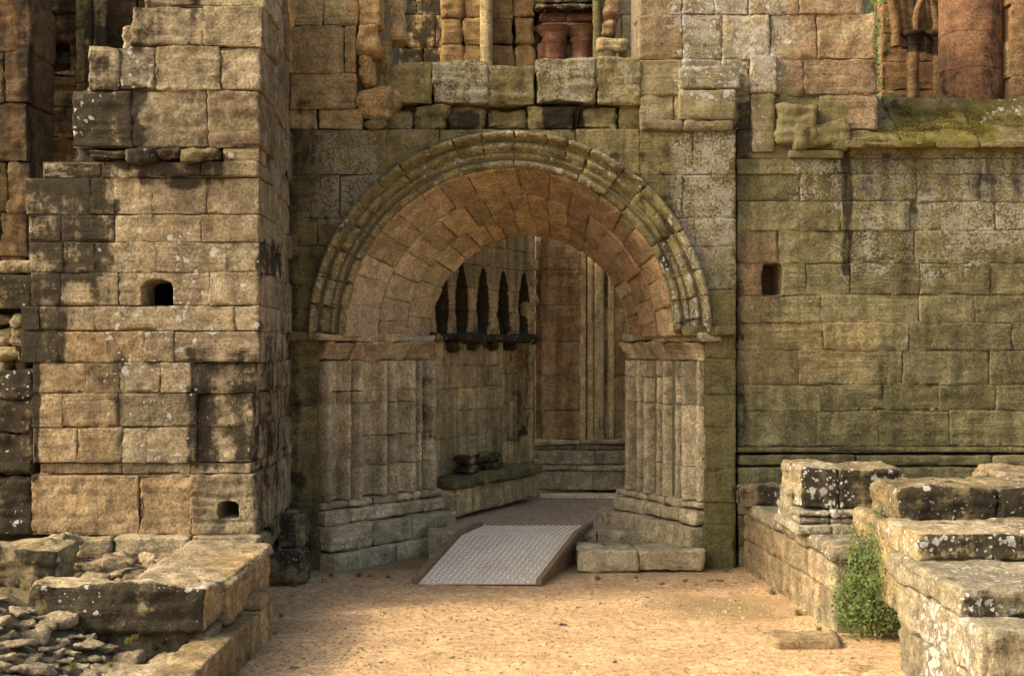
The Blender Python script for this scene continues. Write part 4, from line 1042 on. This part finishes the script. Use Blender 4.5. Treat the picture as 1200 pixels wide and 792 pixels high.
# gravel and small pebbles
pr = random.Random(11); V = []; Q = []
for i in range(3600):
    x = pr.uniform(-2.1, 2.7); y = pr.uniform(7.2, 12.95); s_ = pr.uniform(.006, .016) if pr.random() < .985 else pr.uniform(.018, .035)
    if -.9-.0 < x < .8 and y > 12.0: continue
    b = len(V); a = pr.uniform(0, 6); p_ = np.array([[x, y, 0.]]); gz = float(.022*fbm(p_, .9, 4)[0]+.012*fbm(p_, 6, 4)[0])
    for k_ in range(5):
        an = a+k_*1.2566; q = s_*pr.uniform(.7, 1.2); V.append((x+q*math.cos(an), y+q*math.sin(an), gz-.006))
    for k_ in range(5):
        an = a+.3+k_*1.2566; q = s_*pr.uniform(.5, .9); V.append((x+q*math.cos(an), y+q*math.sin(an), gz+s_*.55))
    for k_ in range(5): Q.append([b+k_, b+(k_+1) % 5, b+5+(k_+1) % 5, b+5+k_])
    Q.append([b+5+k_ for k_ in range(5)])
A = np.zeros((len(V), 8)); A[:, 0] = np.repeat(np.random.default_rng(3).uniform(0, 1, len(V)//10), 10); A[:, 1] = .6
o = mesh_obj('gravel', V, Q, M_flag, A=A, smooth=False); tag(o, 'small loose pebbles scattered over the sandy gravel', 'gravel', kind='stuff')

# ================================================================== PLANTS
def leaves(n, sampler, size, seed, face=None):
    r = random.Random(seed); V = []; Q = []
    for i in range(n):
        p, out = sampler(r); p = Vector(p); d = Vector(out)+Vector((r.gauss(0, .5), r.gauss(0, .5), r.gauss(0, .5))); d.normalize()
        s_ = size*r.uniform(.5, 1.25); t = d.cross(Vector((r.gauss(0, 1), r.gauss(0, 1), r.gauss(0, 1)))).normalized(); u = d.cross(t)
        b = len(V); V += [p-t*s_, p-u*s_*.55+d*s_*.12, p+t*s_, p+u*s_*.55+d*s_*.12, p+d*s_*.0]
        Q += [[b, b+1, b+4], [b+1, b+2, b+4], [b+2, b+3, b+4], [b+3, b, b+4]]
    return V, Q
# raised moss cushions on the sill
rm = random.Random(31)
mounds = [(X(rm.triangular(1005, 1230, 1100), 13.3), Ls*rm.triangular(.02, .92, .3), rm.uniform(.04, .11)) for i in range(70)]
def mossp(r):
    x, t_, sz = r.choice(mounds); az = r.uniform(0, 6.28); d = r.random()**.5
    c_ = slopemap(np.array([[x+1.5*sz*d*math.cos(az), min(max(t_+sz*d*math.sin(az), .01), Ls-.02), .004+sz*.28*(1-d*d)+r.uniform(-.004, .006)]]))[0]
    return c_, tuple(nn+np.array([0, 0, .3]))
V, Q = leaves(7000, mossp, .0105, 33); mo = mesh_obj('moss', V, Q, M_moss, rw, smooth=False); mo['kind'] = 'stuff'
sh = thing('leafy_shrub', 'green small leaved shrub growing in the gap between low wall and stepped slabs', 'shrub', (2.95, 9.85, 0))
clump = []; r_ = random.Random(3)
for px, py, Y, rad in ((1000, 728, 9.9, .10), (1022, 730, 9.85, .12), (1045, 728, 9.8, .12), (1065, 722, 9.7, .10), (992, 706, 9.9, .10), (1012, 705, 9.8, .15), (1040, 702, 9.75, .15), (1062, 698, 9.7, .12),
                       (1000, 682, 9.85, .12), (1022, 676, 9.8, .15), (1048, 672, 9.75, .14), (1012, 655, 9.9, .11), (1035, 648, 9.85, .14), (1052, 645, 9.8, .12), (1006, 640, 9.95, .07), (1030, 626, 9.95, .10), (1050, 620, 9.9, .11),
                       (1040, 604, 10.0, .08), (1054, 596, 10.0, .07), (1044, 588, 10.1, .05), (1066, 612, 9.9, .07), (1062, 640, 9.75, .09), (1058, 578, 10.2, .04), (1070, 590, 10.0, .05), (988, 728, 9.9, .06), (1058, 566, 10.2, .05), (984, 700, 9.9, .05), (1000, 622, 10.0, .05), (1066, 660, 9.6, .09), (1062, 636, 9.6, .09)):
    clump.append((Vector((X(px, Y), Y, Z(py, Y))), rad))
def shr(r):
    c, rad = r.choices(clump, weights=[q[1]**2 for q in clump])[0]
    d = Vector((r.gauss(0, 1), r.gauss(0, 1), r.gauss(0, 1))).normalized(); k_ = r.uniform(.2, 1.9)**.8
    p = c+d*rad*k_*Vector((1, .8, 1)).length/1.6; return p, (d*.8+Vector((-.2, -.5, .6)))
V, Q = leaves(5500, shr, .0125, 4); V2, Q2 = leaves(2600, shr, .02, 5); Q = Q+[[i+len(V) for i in f] for f in Q2]; V = V+V2; mesh_obj('foliage', V, Q, M_leaf, sh, smooth=False)
S = Stones()
for c, rad in clump[::2]: tube(S, [(2.95, 9.88, .0), tuple((Vector((2.95, 9.88, .0))+c)/2+Vector((.02, .03, .03))), tuple(c)], [.012, .008, .004], amp=0, seg=5)
S.build('stem', [M_stem], sh)
sp_ = thing('climbing_plant', 'bright green leaves showing in the slit between the pale wall and the red window', 'plant', (X(1024, 15.0), 15.0, Z(118, 15.0)))
def sl_(r):
    py = r.uniform(-5, 118); Y = r.uniform(14.9, 15.3); return (X(1024+r.gauss(0, 5), Y), Y, Z(py, Y)), (-.2, -.8, .4)
V, Q = leaves(300, sl_, .03, 8); mesh_obj('foliage', V, Q, M_leaf2, sp_, smooth=False)
S = Stones(); tube(S, [(X(1026, 15.2), 15.2, z) for z in np.linspace(Z(122, 15.2), Z(0, 15.2), 12)], .012, amp=.02, seg=5); S.build('stem', [M_stem], sp_)

def tuft_mesh(n, h, spread, seed):
    r = random.Random(seed); V = []; Q = []
    for i in range(n):
        a = r.uniform(0, 6.28); d = r.uniform(0, spread); x, y = d*math.cos(a), d*math.sin(a); hh = h*r.uniform(.5, 1.1); w_ = .0035
        lx, ly = r.gauss(0, .4)*hh, r.gauss(0, .4)*hh; px_, py_ = -math.sin(a)*w_, math.cos(a)*w_; b = len(V)
        V += [(x-px_, y-py_, -.01), (x+px_, y+py_, -.01), (x+lx*.4+px_*.7, y+ly*.4+py_*.7, hh*.6), (x+lx*.4-px_*.7, y+ly*.4-py_*.7, hh*.6), (x+lx, y+ly, hh)]
        Q += [[b, b+1, b+2, b+3], [b+3, b+2, b+4]]
    return V, Q
tm = []
for i in range(3):
    V, Q = tuft_mesh(60, .09, .06, i); me = bpy.data.meshes.new('grass_tuft'); me.from_pydata(V, [], Q); me.materials.append(M_grass); tm.append(me)
def tuft(px, py, Y, sc_, lab, grp=None, i=0):
    o = bpy.data.objects.new('grass_tuft', tm[i % 3]); COL.objects.link(o); o.location = (X(px, Y), Y, Z(py, Y)); o.scale = (sc_,)*3; o.rotation_euler.z = px
    tag(o, lab, 'grass', grp)
GT = 'grass tufts on the right terrace'
for i, (px, Y) in enumerate(((1035, 11.9), (1052, 11.6), (1075, 11.5), (1090, 11.8), (1110, 11.6), (1130, 11.9), (1070, 10.9), (1085, 11.0), (1063, 10.6), (1150, 11.7))):
    tuft(px, HZ+(CH-.68)*F/Y, Y, pr.uniform(1.0, 1.7), 'short dry grass tuft on the terrace between green wall and slabs', GT, i)
GL = 'grass tufts among the left rubble'
for i, (px, py, Y) in enumerate(((85, 782, 7.7), (60, 788, 7.7), (150, 752, 8.35), (158, 748, 8.4), (100, 775, 8.0), (40, 786, 7.8), (30, 690, 8.7), (12, 694, 8.7), (130, 780, 7.9))):
    tuft(px, py, Y, pr.uniform(.35, .6), 'small yellow green grass tuft among the rubble at lower left', GL, i)
GF = 'weeds rooted along the wall foot'
for i, (px, Y) in enumerate(((388, 12.55), (420, 12.5), (455, 12.4), (700, 12.35), (745, 12.4), (812, 12.75), (850, 12.8), (905, 11.6), (935, 10.7), (960, 10.1), (345, 12.0), (330, 10.6))):
    tuft(px, HZ+(CH-.0)*F/Y, Y, pr.uniform(.4, .8), 'small weed rooted where the gravel meets the foot of the walls', GF, i)
tuft(1079, 168, 12.99, 1.3, 'single yellow grass tuft growing from the edge of the mossy sill', None, 1)
tuft(445, 150, 13.05, 1.0, 'green tuft growing at the foot of the broken wall over the arch', None, 2)
tuft(322, 745, 9.93, .6, 'tiny weed at the corner of the left platform on the gravel', None, 0)
print('tris', sum(len(m.polygons) for m in bpy.data.meshes))
